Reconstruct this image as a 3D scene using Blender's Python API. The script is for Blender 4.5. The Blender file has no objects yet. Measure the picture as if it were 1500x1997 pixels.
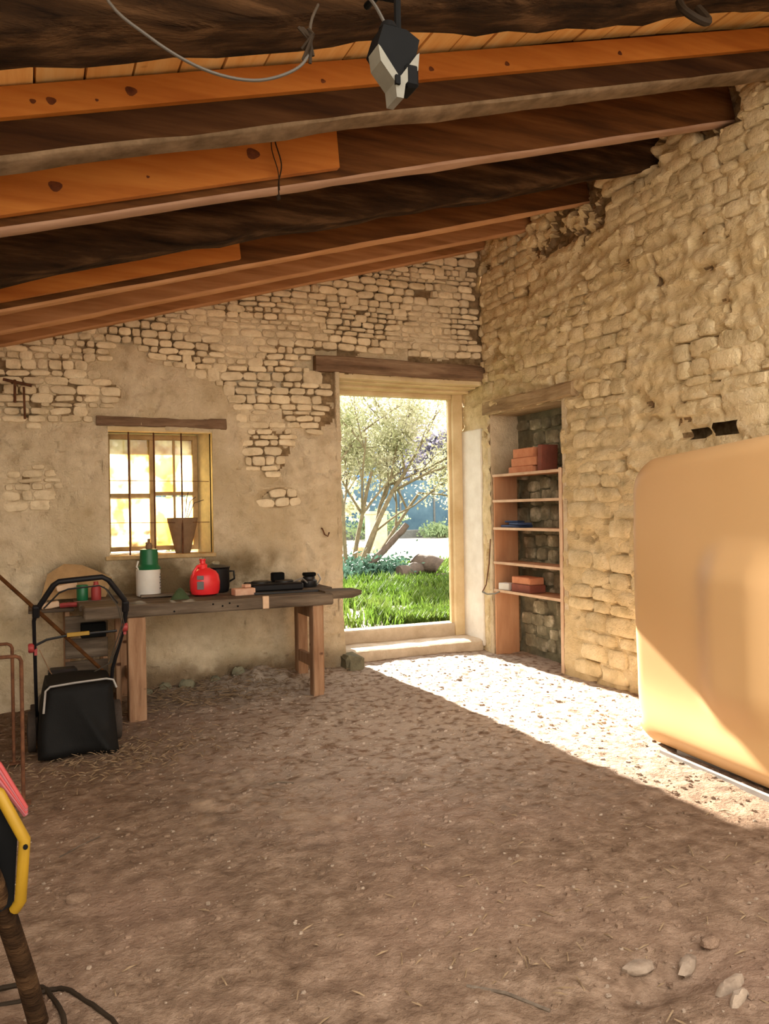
import bpy, math, random
import numpy as np
from mathutils import Matrix, Vector

# ------------------------------------------------------------------ camera
SC = bpy.context.scene
COL = SC.collection
M = np.array([[0.9143243718935833, -0.4046438787411856, -0.016561230591142707],
              [-0.015627056351785417, 0.0056117221452002064, -0.9998621423398044],
              [0.40468103250731, 0.914457128558717, -0.0011924583698420422]])
cam_data = bpy.data.cameras.new('camera')
cam_data.sensor_fit = 'HORIZONTAL'
cam_data.sensor_width = 36.0
cam_data.lens = 36.0 * 1577.6046 / 1500.0
cam_data.clip_start = 0.05
cam_data.clip_end = 400
cam = bpy.data.objects.new('camera', cam_data)
COL.objects.link(cam)
cam.matrix_world = Matrix(((M[0][0], -M[1][0], -M[2][0], 0.0),
                           (M[0][1], -M[1][1], -M[2][1], 0.0),
                           (M[0][2], -M[1][2], -M[2][2], 1.6),
                           (0, 0, 0, 1)))
SC.camera = cam

# ------------------------------------------------------------------ world, sun, exposure
world = bpy.data.worlds.new('sky')
SC.world = world
world.use_nodes = True
wn = world.node_tree
wn.nodes.clear()
w_out = wn.nodes.new('ShaderNodeOutputWorld')
w_bg = wn.nodes.new('ShaderNodeBackground')
w_tc = wn.nodes.new('ShaderNodeTexCoord')
w_sep = wn.nodes.new('ShaderNodeSeparateXYZ')
w_rmp = wn.nodes.new('ShaderNodeValToRGB')
w_rmp.color_ramp.elements[0].position = 0.0
w_rmp.color_ramp.elements[0].color = (1.0, 0.90, 0.73, 1)
w_rmp.color_ramp.elements[1].position = 0.9
w_rmp.color_ramp.elements[1].color = (0.86, 0.84, 0.82, 1)
wn.links.new(w_tc.outputs['Generated'], w_sep.inputs[0])
wn.links.new(w_sep.outputs['Z'], w_rmp.inputs[0])
wn.links.new(w_rmp.outputs[0], w_bg.inputs[0])
w_bg.inputs['Strength'].default_value = 3.0
wn.links.new(w_bg.outputs[0], w_out.inputs[0])

SUN_EL = math.radians(27.8)
SUN_AZ = math.radians(0.9)           # the sun stands behind the back wall and shines towards -Y
sun_dir = Vector((math.sin(SUN_AZ) * math.cos(SUN_EL), -math.cos(SUN_AZ) * math.cos(SUN_EL), -math.sin(SUN_EL)))
sun_data = bpy.data.lights.new('sun', 'SUN')
sun_data.energy = 25.0
sun_data.angle = math.radians(0.6)
sun_data.color = (1.0, 0.95, 0.85)
sun = bpy.data.objects.new('sun', sun_data)
COL.objects.link(sun)
sun.rotation_euler = sun_dir.to_track_quat('-Z', 'Y').to_euler()

SC.view_settings.view_transform = 'Standard'
SC.view_settings.look = 'None'
SC.view_settings.gamma = 1.0
SC.view_settings.use_curve_mapping = False
SC.view_settings.exposure = 0.62
SC.cycles.max_bounces = 10
SC.cycles.diffuse_bounces = 6
SC.cycles.transparent_max_bounces = 12
SC.cycles.caustics_reflective = False
SC.cycles.caustics_refractive = False

# ------------------------------------------------------------------ numpy noise
def _h(ix, iy, iz, seed):
    n = (ix * 374761393 + iy * 668265263 + iz * 2147483647 + seed * 1274126177) & 0xffffffff
    n = ((n ^ (n >> 13)) * 1274126177) & 0xffffffff
    n = (n ^ (n >> 16)) & 0xffffffff
    return n / 4294967295.0

def vnoise(x, y, z=0.0, seed=0):
    x = np.asarray(x, float); y = np.asarray(y, float); z = np.zeros_like(x) + z
    ix = np.floor(x).astype(np.int64); iy = np.floor(y).astype(np.int64); iz = np.floor(z).astype(np.int64)
    fx = x - ix; fy = y - iy; fz_ = z - iz
    fx = fx * fx * (3 - 2 * fx); fy = fy * fy * (3 - 2 * fy); fz_ = fz_ * fz_ * (3 - 2 * fz_)
    r = 0
    for a in (0, 1):
        for b in (0, 1):
            for c in (0, 1):
                w = (fx if a else 1 - fx) * (fy if b else 1 - fy) * (fz_ if c else 1 - fz_)
                r = r + w * _h(ix + a, iy + b, iz + c, seed)
    return r

def fbm(x, y, z=0.0, oct=4, seed=0):
    r = 0; a = 0.5; t = 0
    x = np.asarray(x, float); y = np.asarray(y, float)
    for i in range(oct):
        r = r + a * vnoise(x * 2 ** i, y * 2 ** i, z * 2 ** i, seed + i * 17)
        t += a; a *= 0.5
    return r / t

def sstep(a, b, x):
    t = np.clip((np.asarray(x, float) - a) / (b - a), 0, 1)
    return t * t * (3 - 2 * t)

# ------------------------------------------------------------------ materials
MATS = {}
def mat(name, ramp, scale=4.0, rough=0.9, bump=0.0, bscale=40.0, stretch=(1, 1, 1), metallic=0.0,
        detail=6.0, knots=None, translucent=0.0, spec=0.3, rand=0.0, mixscale=None, mixcol=None, mixamt=0.5,
        bstretch=None, bdist=0.01, coord='Position'):
    """ramp: list of (pos, (r,g,b)); colour comes from noise in world space"""
    m = bpy.data.materials.new(name); m.use_nodes = True
    nt = m.node_tree; nt.nodes.clear(); N = nt.nodes; L = nt.links
    out = N.new('ShaderNodeOutputMaterial'); bs = N.new('ShaderNodeBsdfPrincipled')
    bs.inputs['Roughness'].default_value = rough; bs.inputs['Metallic'].default_value = metallic
    bs.inputs['Specular IOR Level'].default_value = spec
    geo = N.new('ShaderNodeNewGeometry') if coord == 'Position' else N.new('ShaderNodeTexCoord')
    src = geo.outputs['Position'] if coord == 'Position' else geo.outputs['Object']
    mp = N.new('ShaderNodeMapping'); mp.inputs['Scale'].default_value = stretch
    L.new(src, mp.inputs['Vector'])
    ns = N.new('ShaderNodeTexNoise'); ns.inputs['Scale'].default_value = scale; ns.inputs['Detail'].default_value = detail
    ns.inputs['Roughness'].default_value = 0.6
    L.new(mp.outputs[0], ns.inputs['Vector'])
    cr = N.new('ShaderNodeValToRGB')
    els = cr.color_ramp.elements
    while len(els) < len(ramp): els.new(0.5)
    for e, (p, c) in zip(els, ramp):
        e.position = p; e.color = (c[0], c[1], c[2], 1)
    L.new(ns.outputs['Fac'], cr.inputs[0])
    col = cr.outputs[0]
    if mixcol is not None:
        n2 = N.new('ShaderNodeTexNoise'); n2.inputs['Scale'].default_value = mixscale; n2.inputs['Detail'].default_value = 3
        L.new(src, n2.inputs['Vector'])
        r2 = N.new('ShaderNodeMapRange'); r2.inputs['From Min'].default_value = 0.45; r2.inputs['From Max'].default_value = 0.65
        r2.inputs['To Max'].default_value = mixamt
        L.new(n2.outputs['Fac'], r2.inputs['Value'])
        mx = N.new('ShaderNodeMix'); mx.data_type = 'RGBA'
        L.new(r2.outputs[0], mx.inputs['Factor']); L.new(col, mx.inputs[6]); mx.inputs[7].default_value = (*mixcol, 1)
        col = mx.outputs[2]
    if knots:
        kc, ksc, kr = knots
        vo = N.new('ShaderNodeTexVoronoi'); vo.inputs['Scale'].default_value = ksc
        m3 = N.new('ShaderNodeMapping'); m3.inputs['Scale'].default_value = (0.55, 1, 1)
        L.new(src, m3.inputs['Vector']); L.new(m3.outputs[0], vo.inputs['Vector'])
        r3 = N.new('ShaderNodeMapRange'); r3.inputs['From Min'].default_value = kr * 0.5; r3.inputs['From Max'].default_value = kr
        r3.inputs['To Min'].default_value = 1.0; r3.inputs['To Max'].default_value = 0.0
        L.new(vo.outputs['Distance'], r3.inputs['Value'])
        mx = N.new('ShaderNodeMix'); mx.data_type = 'RGBA'
        L.new(r3.outputs[0], mx.inputs['Factor']); L.new(col, mx.inputs[6]); mx.inputs[7].default_value = (*kc, 1)
        col = mx.outputs[2]
    if rand > 0:
        oi = N.new('ShaderNodeObjectInfo')
        r4 = N.new('ShaderNodeMapRange'); r4.inputs['To Min'].default_value = 1 - rand; r4.inputs['To Max'].default_value = 1 + rand * 0.6
        L.new(oi.outputs['Random'], r4.inputs['Value'])
        hs = N.new('ShaderNodeHueSaturation'); L.new(r4.outputs[0], hs.inputs['Value']); L.new(col, hs.inputs['Color'])
        col = hs.outputs[0]
    L.new(col, bs.inputs['Base Color'])
    if bump > 0:
        mb_ = N.new('ShaderNodeMapping'); mb_.inputs['Scale'].default_value = bstretch or stretch
        L.new(src, mb_.inputs['Vector'])
        nb = N.new('ShaderNodeTexNoise'); nb.inputs['Scale'].default_value = bscale; nb.inputs['Detail'].default_value = 5
        nb.inputs['Roughness'].default_value = 0.65
        L.new(mb_.outputs[0], nb.inputs['Vector'])
        bp = N.new('ShaderNodeBump'); bp.inputs['Strength'].default_value = bump; bp.inputs['Distance'].default_value = bdist
        L.new(nb.outputs['Fac'], bp.inputs['Height']); L.new(bp.outputs[0], bs.inputs['Normal'])
    if translucent > 0:
        tr = N.new('ShaderNodeBsdfTranslucent'); L.new(col, tr.inputs['Color'])
        ms = N.new('ShaderNodeMixShader'); ms.inputs[0].default_value = translucent
        L.new(bs.outputs[0], ms.inputs[1]); L.new(tr.outputs[0], ms.inputs[2]); L.new(ms.outputs[0], out.inputs[0])
    else:
        L.new(bs.outputs[0], out.inputs[0])
    MATS[name] = m
    return m

def flat(name, c, rough=0.6, metallic=0.0, bump=0.0, bscale=60, spec=0.4, var=0.18, scale=9):
    lo = tuple(x * (1 - var) for x in c); hi = tuple(min(1, x * (1 + var)) for x in c)
    return mat(name, [(0.3, lo), (0.7, hi)], scale=scale, rough=rough, metallic=metallic, bump=bump, bscale=bscale, spec=spec)

mat('limewash', [(0.22, (0.43, 0.32, 0.19)), (0.45, (0.65, 0.525, 0.36)), (0.7, (0.77, 0.645, 0.46))], scale=7, rough=0.97,
    bump=1.0, bscale=34, bdist=0.024, spec=0.1, mixscale=1.3, mixcol=(0.47, 0.36, 0.21), mixamt=0.55)
mat('stone_back', [(0.22, (0.50, 0.385, 0.23)), (0.5, (0.74, 0.605, 0.41)), (0.75, (0.84, 0.72, 0.52))], scale=9, rough=0.97,
    bump=0.7, bscale=45, bdist=0.012, spec=0.1, rand=0.14)
mat('joint_earth', [(0.3, (0.13, 0.080, 0.038)), (0.7, (0.36, 0.25, 0.14))], scale=14, rough=1.0, bump=0.7, bscale=60, spec=0.05)
mat('limewash_gold', [(0.24, (0.46, 0.35, 0.19)), (0.48, (0.68, 0.54, 0.32)), (0.72, (0.80, 0.67, 0.44))], scale=8, rough=0.97,
    bump=1.0, bscale=26, bdist=0.022, bstretch=(1, 1, 1.6), spec=0.1, mixscale=1.5, mixcol=(0.60, 0.44, 0.22), mixamt=0.5)
mat('stone_gold', [(0.25, (0.50, 0.385, 0.21)), (0.5, (0.72, 0.58, 0.35)), (0.75, (0.82, 0.69, 0.46))], scale=8, rough=0.97,
    bump=0.95, bscale=28, bdist=0.02, spec=0.1, rand=0.15)
mat('reveal_plaster', [(0.3, (0.66, 0.61, 0.53)), (0.7, (0.80, 0.76, 0.69))], scale=5, rough=0.95, bump=0.5, bscale=30, spec=0.1)
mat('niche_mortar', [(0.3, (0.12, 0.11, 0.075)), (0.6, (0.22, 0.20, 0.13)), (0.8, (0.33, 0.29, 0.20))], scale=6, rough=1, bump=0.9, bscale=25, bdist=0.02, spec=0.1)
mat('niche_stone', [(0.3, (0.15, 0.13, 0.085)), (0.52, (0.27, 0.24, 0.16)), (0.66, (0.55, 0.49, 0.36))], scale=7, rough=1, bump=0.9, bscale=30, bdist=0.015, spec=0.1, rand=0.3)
mat('dirt', [(0.25, (0.085, 0.050, 0.030)), (0.5, (0.185, 0.120, 0.078)), (0.75, (0.30, 0.207, 0.142))], scale=11, rough=1.0,
    bump=1.0, bscale=32, bdist=0.02, spec=0.05, detail=9, mixscale=0.8, mixcol=(0.26, 0.165, 0.115), mixamt=0.55)
mat('pebble', [(0.3, (0.16, 0.11, 0.075)), (0.7, (0.33, 0.25, 0.18))], scale=16, rough=0.9, bump=0.4, bscale=60)
mat('straw', [(0.3, (0.13, 0.08, 0.042)), (0.7, (0.26, 0.175, 0.10))], scale=20, rough=0.9)
mat('old_beam', [(0.28, (0.006, 0.003, 0.0015)), (0.5, (0.035, 0.017, 0.007)), (0.75, (0.13, 0.068, 0.030))], scale=5, rough=0.95,
    stretch=(0.25, 2.2, 2.2), bump=1.0, bscale=9, bdist=0.03, spec=0.1)
mat('brown_beam', [(0.28, (0.040, 0.014, 0.004)), (0.5, (0.10, 0.038, 0.010)), (0.75, (0.17, 0.072, 0.022))], scale=5, rough=0.85,
    stretch=(0.2, 2.5, 2.5), bump=0.6, bscale=9, bdist=0.015, spec=0.15)
mat('dark_beam', [(0.28, (0.018, 0.007, 0.003)), (0.5, (0.045, 0.018, 0.006)), (0.75, (0.09, 0.04, 0.015))], scale=5, rough=0.9,
    stretch=(0.2, 2.5, 2.5), bump=0.6, bscale=9, bdist=0.015, spec=0.1)
mat('red_beam', [(0.28, (0.20, 0.09, 0.035)), (0.5, (0.33, 0.16, 0.07)), (0.75, (0.45, 0.24, 0.115))], scale=5, rough=0.85,
    stretch=(0.2, 2.5, 2.5), bump=0.5, bscale=9, bdist=0.012, spec=0.15)
mat('knot_wood', [(0.3, (0.06, 0.013, 0.004)), (0.7, (0.14, 0.04, 0.010))], scale=30, rough=0.6, spec=0.2)
mat('wane_grey', [(0.3, (0.10, 0.066, 0.036)), (0.7, (0.26, 0.18, 0.11))], scale=7, rough=0.9, bump=0.5, bscale=20, spec=0.1)
mat('wane_pale', [(0.3, (0.32, 0.19, 0.125)), (0.7, (0.44, 0.28, 0.19))], scale=5, rough=0.8, stretch=(.3, 2, 2), bump=0.2, bscale=20, spec=0.1)
mat('wane_orange', [(0.3, (0.42, 0.21, 0.09)), (0.7, (0.56, 0.31, 0.16))], scale=5, rough=0.8, stretch=(.3, 2, 2), bump=0.2, bscale=20, spec=0.1)
mat('orange_board', [(0.3, (0.30, 0.088, 0.012)), (0.5, (0.39, 0.130, 0.020)), (0.75, (0.48, 0.185, 0.035))], scale=4, rough=0.6,
    stretch=(0.25, 3, 3), bump=0.15, bscale=14, knots=((0.10, 0.025, 0.008), 2.4, 0.10), spec=0.2)
mat('deck_board', [(0.3, (0.80, 0.43, 0.13)), (0.5, (0.90, 0.56, 0.20)), (0.75, (0.95, 0.70, 0.32))], scale=5, rough=0.65,
    stretch=(3, 0.25, 3), bump=0.15, bscale=14, knots=((0.42, 0.17, 0.05), 3.0, 0.06), rand=0.12, spec=0.2)
mat('lintel_wood', [(0.28, (0.10, 0.06, 0.035)), (0.5, (0.21, 0.13, 0.08)), (0.75, (0.36, 0.25, 0.16))], scale=6, rough=0.95,
    stretch=(0.3, 2.5, 2.5), bump=0.8, bscale=12, bdist=0.02, spec=0.1)
mat('niche_wood', [(0.28, (0.24, 0.16, 0.09)), (0.5, (0.38, 0.27, 0.155)), (0.75, (0.5, 0.38, 0.24))], scale=6, rough=0.95,
    stretch=(2.5, 0.3, 2.5), bump=0.8, bscale=12, bdist=0.02, spec=0.1)
mat('frame_wood', [(0.3, (0.52, 0.38, 0.20)), (0.7, (0.72, 0.58, 0.36))], scale=5, rough=0.8, stretch=(0.6, 0.6, 0.6), bump=0.3, bscale=20, spec=0.15)
mat('win_wood', [(0.3, (0.33, 0.21, 0.09)), (0.7, (0.52, 0.37, 0.19))], scale=8, rough=0.8, bump=0.3, bscale=20, spec=0.15)
mat('bench_wood', [(0.28, (0.05, 0.035, 0.025)), (0.5, (0.115, 0.085, 0.06)), (0.75, (0.22, 0.17, 0.125))], scale=6, rough=0.9,
    stretch=(0.3, 2.5, 2.5), bump=0.7, bscale=12, bdist=0.012, spec=0.15)
mat('leg_wood', [(0.28, (0.17, 0.085, 0.045)), (0.5, (0.31, 0.175, 0.10)), (0.75, (0.42, 0.27, 0.165))], scale=6, rough=0.9,
    stretch=(2.5, 2.5, 0.3), bump=0.6, bscale=12, bdist=0.012, spec=0.15, knots=((0.08, 0.035, 0.02), 6, 0.12))
mat('shelf_wood', [(0.3, (0.40, 0.19, 0.095)), (0.7, (0.56, 0.31, 0.17))], scale=5, rough=0.7, stretch=(1.5, 1.5, 0.3), bump=0.2, bscale=14, spec=0.2)
mat('shelf_edge', [(0.3, (0.50, 0.33, 0.21)), (0.7, (0.68, 0.49, 0.34))], scale=5, rough=0.7, bump=0.2, bscale=14, spec=0.2)
mat('step_stone', [(0.3, (0.46, 0.36, 0.25)), (0.7, (0.66, 0.55, 0.42))], scale=6, rough=0.95, bump=0.7, bscale=28, bdist=0.015, spec=0.1)
mat('terracotta', [(0.3, (0.50, 0.19, 0.095)), (0.7, (0.64, 0.29, 0.16))], scale=9, rough=0.9, bump=0.3, bscale=50, spec=0.15)
mat('pink_brick', [(0.3, (0.55, 0.30, 0.20)), (0.7, (0.70, 0.45, 0.32))], scale=12, rough=0.9, bump=0.4, bscale=50, spec=0.15)
mat('peach_skin', [(0.3, (0.61, 0.37, 0.165)), (0.7, (0.67, 0.42, 0.20))], scale=0.9, rough=0.5, spec=0.25, detail=2)
mat('rust', [(0.3, (0.07, 0.026, 0.012)), (0.7, (0.17, 0.068, 0.03))], scale=18, rough=0.85, bump=0.4, bscale=80, metallic=0.2)
flat('dark_brick', (0.22, 0.065, 0.04), rough=0.9, bump=0.3)
flat('black_plastic', (0.008, 0.007, 0.008), rough=0.5, spec=.2)
flat('black_fabric', (0.006, 0.0055, 0.005), rough=0.7, bump=0.3, bscale=120, spec=.15)
flat('dark_metal', (0.035, 0.033, 0.034), rough=0.45, metallic=0.6)
flat('grey_metal', (0.30, 0.28, 0.26), rough=0.5, metallic=0.5)
flat('tyre', (0.05, 0.035, 0.026), rough=0.9, bump=0.6, bscale=90)
flat('red_plastic', (0.72, 0.025, 0.03), rough=0.35, var=0.08)
flat('dull_red', (0.28, 0.03, 0.028), rough=0.55)
flat('pink_band', (0.22, 0.055, 0.06), rough=0.6)
flat('green_plastic', (0.008, 0.11, 0.04), rough=0.4, var=0.1)
flat('green_net', (0.05, 0.075, 0.03), rough=0.9, bump=0.8, bscale=90)
flat('white_plastic', (0.62, 0.59, 0.54), rough=0.5, var=0.06)
flat('print_grey', (0.16, 0.15, 0.15), rough=0.6)
flat('yellow_paint', (0.27, 0.15, 0.006), rough=0.5, var=0.1)
flat('blue_cloth', (0.045, 0.075, 0.17), rough=0.8)
flat('cable_grey', (0.055, 0.045, 0.034), rough=0.6)
flat('hose_black', (0.022, 0.014, 0.008), rough=0.75, spec=.12)
flat('cardboard', (0.36, 0.22, 0.10), rough=0.9, bump=0.3)
flat('lamp_black', (0.004, 0.004, 0.004), rough=0.7, spec=.08)
flat('lamp_grey', (0.14, 0.13, 0.10), rough=0.5)
flat('clay_brown', (0.20, 0.12, 0.065), rough=0.85, bump=0.4)
flat('cream_reveal', (0.66, 0.55, 0.30), rough=0.9, bump=0.4, bscale=25)
flat('grass_ground', (0.05, 0.075, 0.02), rough=1.0, bump=0.8, bscale=20, var=0.35, scale=3)
flat('drive', (0.62, 0.56, 0.50), rough=1.0, bump=0.3, var=0.08)
flat('path_pale', (0.38, 0.33, 0.28), rough=1.0, bump=0.5, var=0.2)
flat('kerb', (0.12, 0.125, 0.12), rough=0.9)
mat('fence_blue', [(0.3, (0.04, 0.085, 0.13)), (0.7, (0.09, 0.16, 0.21))], scale=1.2, rough=0.9, bump=0.3, bscale=4)
flat('house_wall', (0.15, 0.18, 0.30), rough=0.9, var=0.12, scale=0.6)
flat('house_dark', (0.02, 0.028, 0.06), rough=0.4)
flat('house_roof', (0.32, 0.30, 0.40), rough=0.9)
flat('bin_blue', (0.08, 0.25, 0.65), rough=0.5)
flat('pillar_cream', (0.42, 0.39, 0.22), rough=0.9, bump=0.4)
flat('bark', (0.15, 0.12, 0.07), rough=0.95, bump=0.8, bscale=30, var=0.3)
flat('dead_bark', (0.085, 0.062, 0.048), rough=0.95, bump=0.8, bscale=30, var=0.3)
mat('blossom_leaf', [(0.3, (0.28, 0.31, 0.15)), (0.5, (0.44, 0.44, 0.29)), (0.7, (0.60, 0.57, 0.46))], scale=1.6, rough=0.8, translucent=0.35)
mat('far_leaf', [(0.3, (0.16, 0.25, 0.12)), (0.7, (0.34, 0.42, 0.22))], scale=0.8, rough=0.9, translucent=0.3)
mat('lilac_leaf', [(0.3, (0.16, 0.155, 0.21)), (0.7, (0.30, 0.27, 0.32))], scale=0.8, rough=0.9, translucent=0.3)
mat('grass_blade', [(0.3, (0.045, 0.09, 0.010)), (0.5, (0.075, 0.13, 0.016)), (0.7, (0.12, 0.16, 0.035))], scale=1.6, rough=0.7, translucent=0.45)
mat('ivy', [(0.3, (0.03, 0.09, 0.06)), (0.7, (0.09, 0.17, 0.12))], scale=2.0, rough=0.6, translucent=0.25)

def stain_shade(name, z0, z1, x0, x1, colr, amt):
    nt = MATS[name].node_tree; N = nt.nodes; L = nt.links
    bs = [n for n in N if n.type == 'BSDF_PRINCIPLED'][0]; src = bs.inputs['Base Color'].links[0].from_socket
    geo = N.new('ShaderNodeNewGeometry'); ns = N.new('ShaderNodeTexNoise'); ns.inputs['Scale'].default_value = 2.6; ns.inputs['Detail'].default_value = 5
    L.new(geo.outputs['Position'], ns.inputs['Vector']); sp = N.new('ShaderNodeSeparateXYZ'); L.new(geo.outputs['Position'], sp.inputs[0])
    def ramp(sock, a, b):
        m = N.new('ShaderNodeMapRange'); m.interpolation_type = 'SMOOTHSTEP'; m.inputs['From Min'].default_value = a; m.inputs['From Max'].default_value = b; L.new(sock, m.inputs['Value']); return m.outputs[0]
    def mul(a, b):
        m = N.new('ShaderNodeMath'); m.operation = 'MULTIPLY'; L.new(a, m.inputs[0]); L.new(b, m.inputs[1]); return m.outputs[0]
    f = mul(mul(ramp(sp.outputs['Z'], z0 - .12, z0 + .06), ramp(sp.outputs['Z'], z1 + .14, z1 - .10)), mul(ramp(sp.outputs['X'], x0 - .3, x0 + .2), ramp(sp.outputs['X'], x1 + .4, x1 - .3)))
    f = mul(f, ramp(ns.outputs['Fac'], .30, .52))
    m = N.new('ShaderNodeMath'); m.operation = 'MULTIPLY'; m.inputs[1].default_value = amt; L.new(f, m.inputs[0])
    mx = N.new('ShaderNodeMix'); mx.data_type = 'RGBA'; L.new(m.outputs[0], mx.inputs['Factor']); L.new(src, mx.inputs[6]); mx.inputs[7].default_value = (*colr, 1)
    L.new(mx.outputs[2], bs.inputs['Base Color'])
stain_shade('limewash', .78, 1.20, .3, 2.4, (.17, .115, .055), .9)      # shade and dirt painted into the wall colour behind the bench top
stain_shade('limewash', -.3, .16, .2, 2.9, (.17, .11, .06), .9)          # damp earth at the foot of the wall

def dust(name, y0, y1, colr, amt):
    """paler dry dust towards the doorway end of the floor"""
    nt = MATS[name].node_tree; N = nt.nodes; L = nt.links
    bs = [n for n in N if n.type == 'BSDF_PRINCIPLED'][0]; src = bs.inputs['Base Color'].links[0].from_socket
    geo = N.new('ShaderNodeNewGeometry'); sp = N.new('ShaderNodeSeparateXYZ'); L.new(geo.outputs['Position'], sp.inputs[0])
    ns = N.new('ShaderNodeTexNoise'); ns.inputs['Scale'].default_value = 14; ns.inputs['Detail'].default_value = 6; L.new(geo.outputs['Position'], ns.inputs['Vector'])
    vals = []
    for (sk, a, b) in ((sp.outputs['Y'], y0, y1), (sp.outputs['X'], .2, 2.6), (ns.outputs['Fac'], .30, .55)):
        m = N.new('ShaderNodeMapRange'); m.interpolation_type = 'SMOOTHSTEP'; m.inputs['From Min'].default_value = a; m.inputs['From Max'].default_value = b; L.new(sk, m.inputs['Value']); vals.append(m.outputs[0])
    m1 = N.new('ShaderNodeMath'); m1.operation = 'MULTIPLY'; L.new(vals[0], m1.inputs[0]); L.new(vals[1], m1.inputs[1])
    m2 = N.new('ShaderNodeMath'); m2.operation = 'MULTIPLY'; L.new(m1.outputs[0], m2.inputs[0]); L.new(vals[2], m2.inputs[1])
    m3 = N.new('ShaderNodeMath'); m3.operation = 'MULTIPLY'; L.new(m2.outputs[0], m3.inputs[0]); m3.inputs[1].default_value = amt
    mx = N.new('ShaderNodeMix'); mx.data_type = 'RGBA'; L.new(m3.outputs[0], mx.inputs['Factor']); L.new(src, mx.inputs[6]); mx.inputs[7].default_value = (*colr, 1)
    L.new(mx.outputs[2], bs.inputs['Base Color'])
dust('dirt', 3.0, 5.6, (.52, .43, .35), .85)

# dusty pane: translucent dirt over clear glass
def pane_material():
    m = bpy.data.materials.new('dusty_pane'); m.use_nodes = True
    nt = m.node_tree; N = nt.nodes; L = nt.links; N.clear()
    out = N.new('ShaderNodeOutputMaterial'); tr = N.new('ShaderNodeBsdfTransparent'); tr.inputs[0].default_value = (0.95, 0.93, 0.85, 1)
    gl = N.new('ShaderNodeBsdfGlossy'); gl.inputs['Roughness'].default_value = 0.1
    tl = N.new('ShaderNodeBsdfTranslucent')
    df = N.new('ShaderNodeBsdfDiffuse'); df.inputs[0].default_value = (0.6, 0.45, 0.22, 1)
    geo = N.new('ShaderNodeNewGeometry'); ns = N.new('ShaderNodeTexNoise'); ns.inputs['Scale'].default_value = 3.2; ns.inputs['Detail'].default_value = 4
    L.new(geo.outputs['Position'], ns.inputs['Vector'])
    mr = N.new('ShaderNodeMapRange'); mr.inputs['From Min'].default_value = 0.40; mr.inputs['From Max'].default_value = 0.58
    mr.inputs['To Min'].default_value = 0.72; mr.inputs['To Max'].default_value = 0.97
    L.new(ns.outputs['Fac'], mr.inputs['Value'])
    n2 = N.new('ShaderNodeTexNoise'); n2.inputs['Scale'].default_value = 4.5; n2.inputs['Detail'].default_value = 3; L.new(geo.outputs['Position'], n2.inputs['Vector'])
    cr = N.new('ShaderNodeValToRGB'); cr.color_ramp.elements[0].position = .42; cr.color_ramp.elements[0].color = (0.62, 0.40, 0.13, 1); cr.color_ramp.elements[1].position = .58; cr.color_ramp.elements[1].color = (0.97, 0.88, 0.62, 1)
    L.new(n2.outputs['Fac'], cr.inputs[0]); L.new(cr.outputs[0], tl.inputs[0])
    m1 = N.new('ShaderNodeMixShader'); m1.inputs[0].default_value = 0.12; L.new(tl.outputs[0], m1.inputs[1]); L.new(df.outputs[0], m1.inputs[2])
    m2 = N.new('ShaderNodeMixShader'); L.new(mr.outputs[0], m2.inputs[0]); L.new(tr.outputs[0], m2.inputs[1]); L.new(m1.outputs[0], m2.inputs[2])
    m3 = N.new('ShaderNodeMixShader'); m3.inputs[0].default_value = 0.04; L.new(m2.outputs[0], m3.inputs[1]); L.new(gl.outputs[0], m3.inputs[2])
    L.new(m3.outputs[0], out.inputs[0])
    MATS['dusty_pane'] = m
pane_material()

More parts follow.
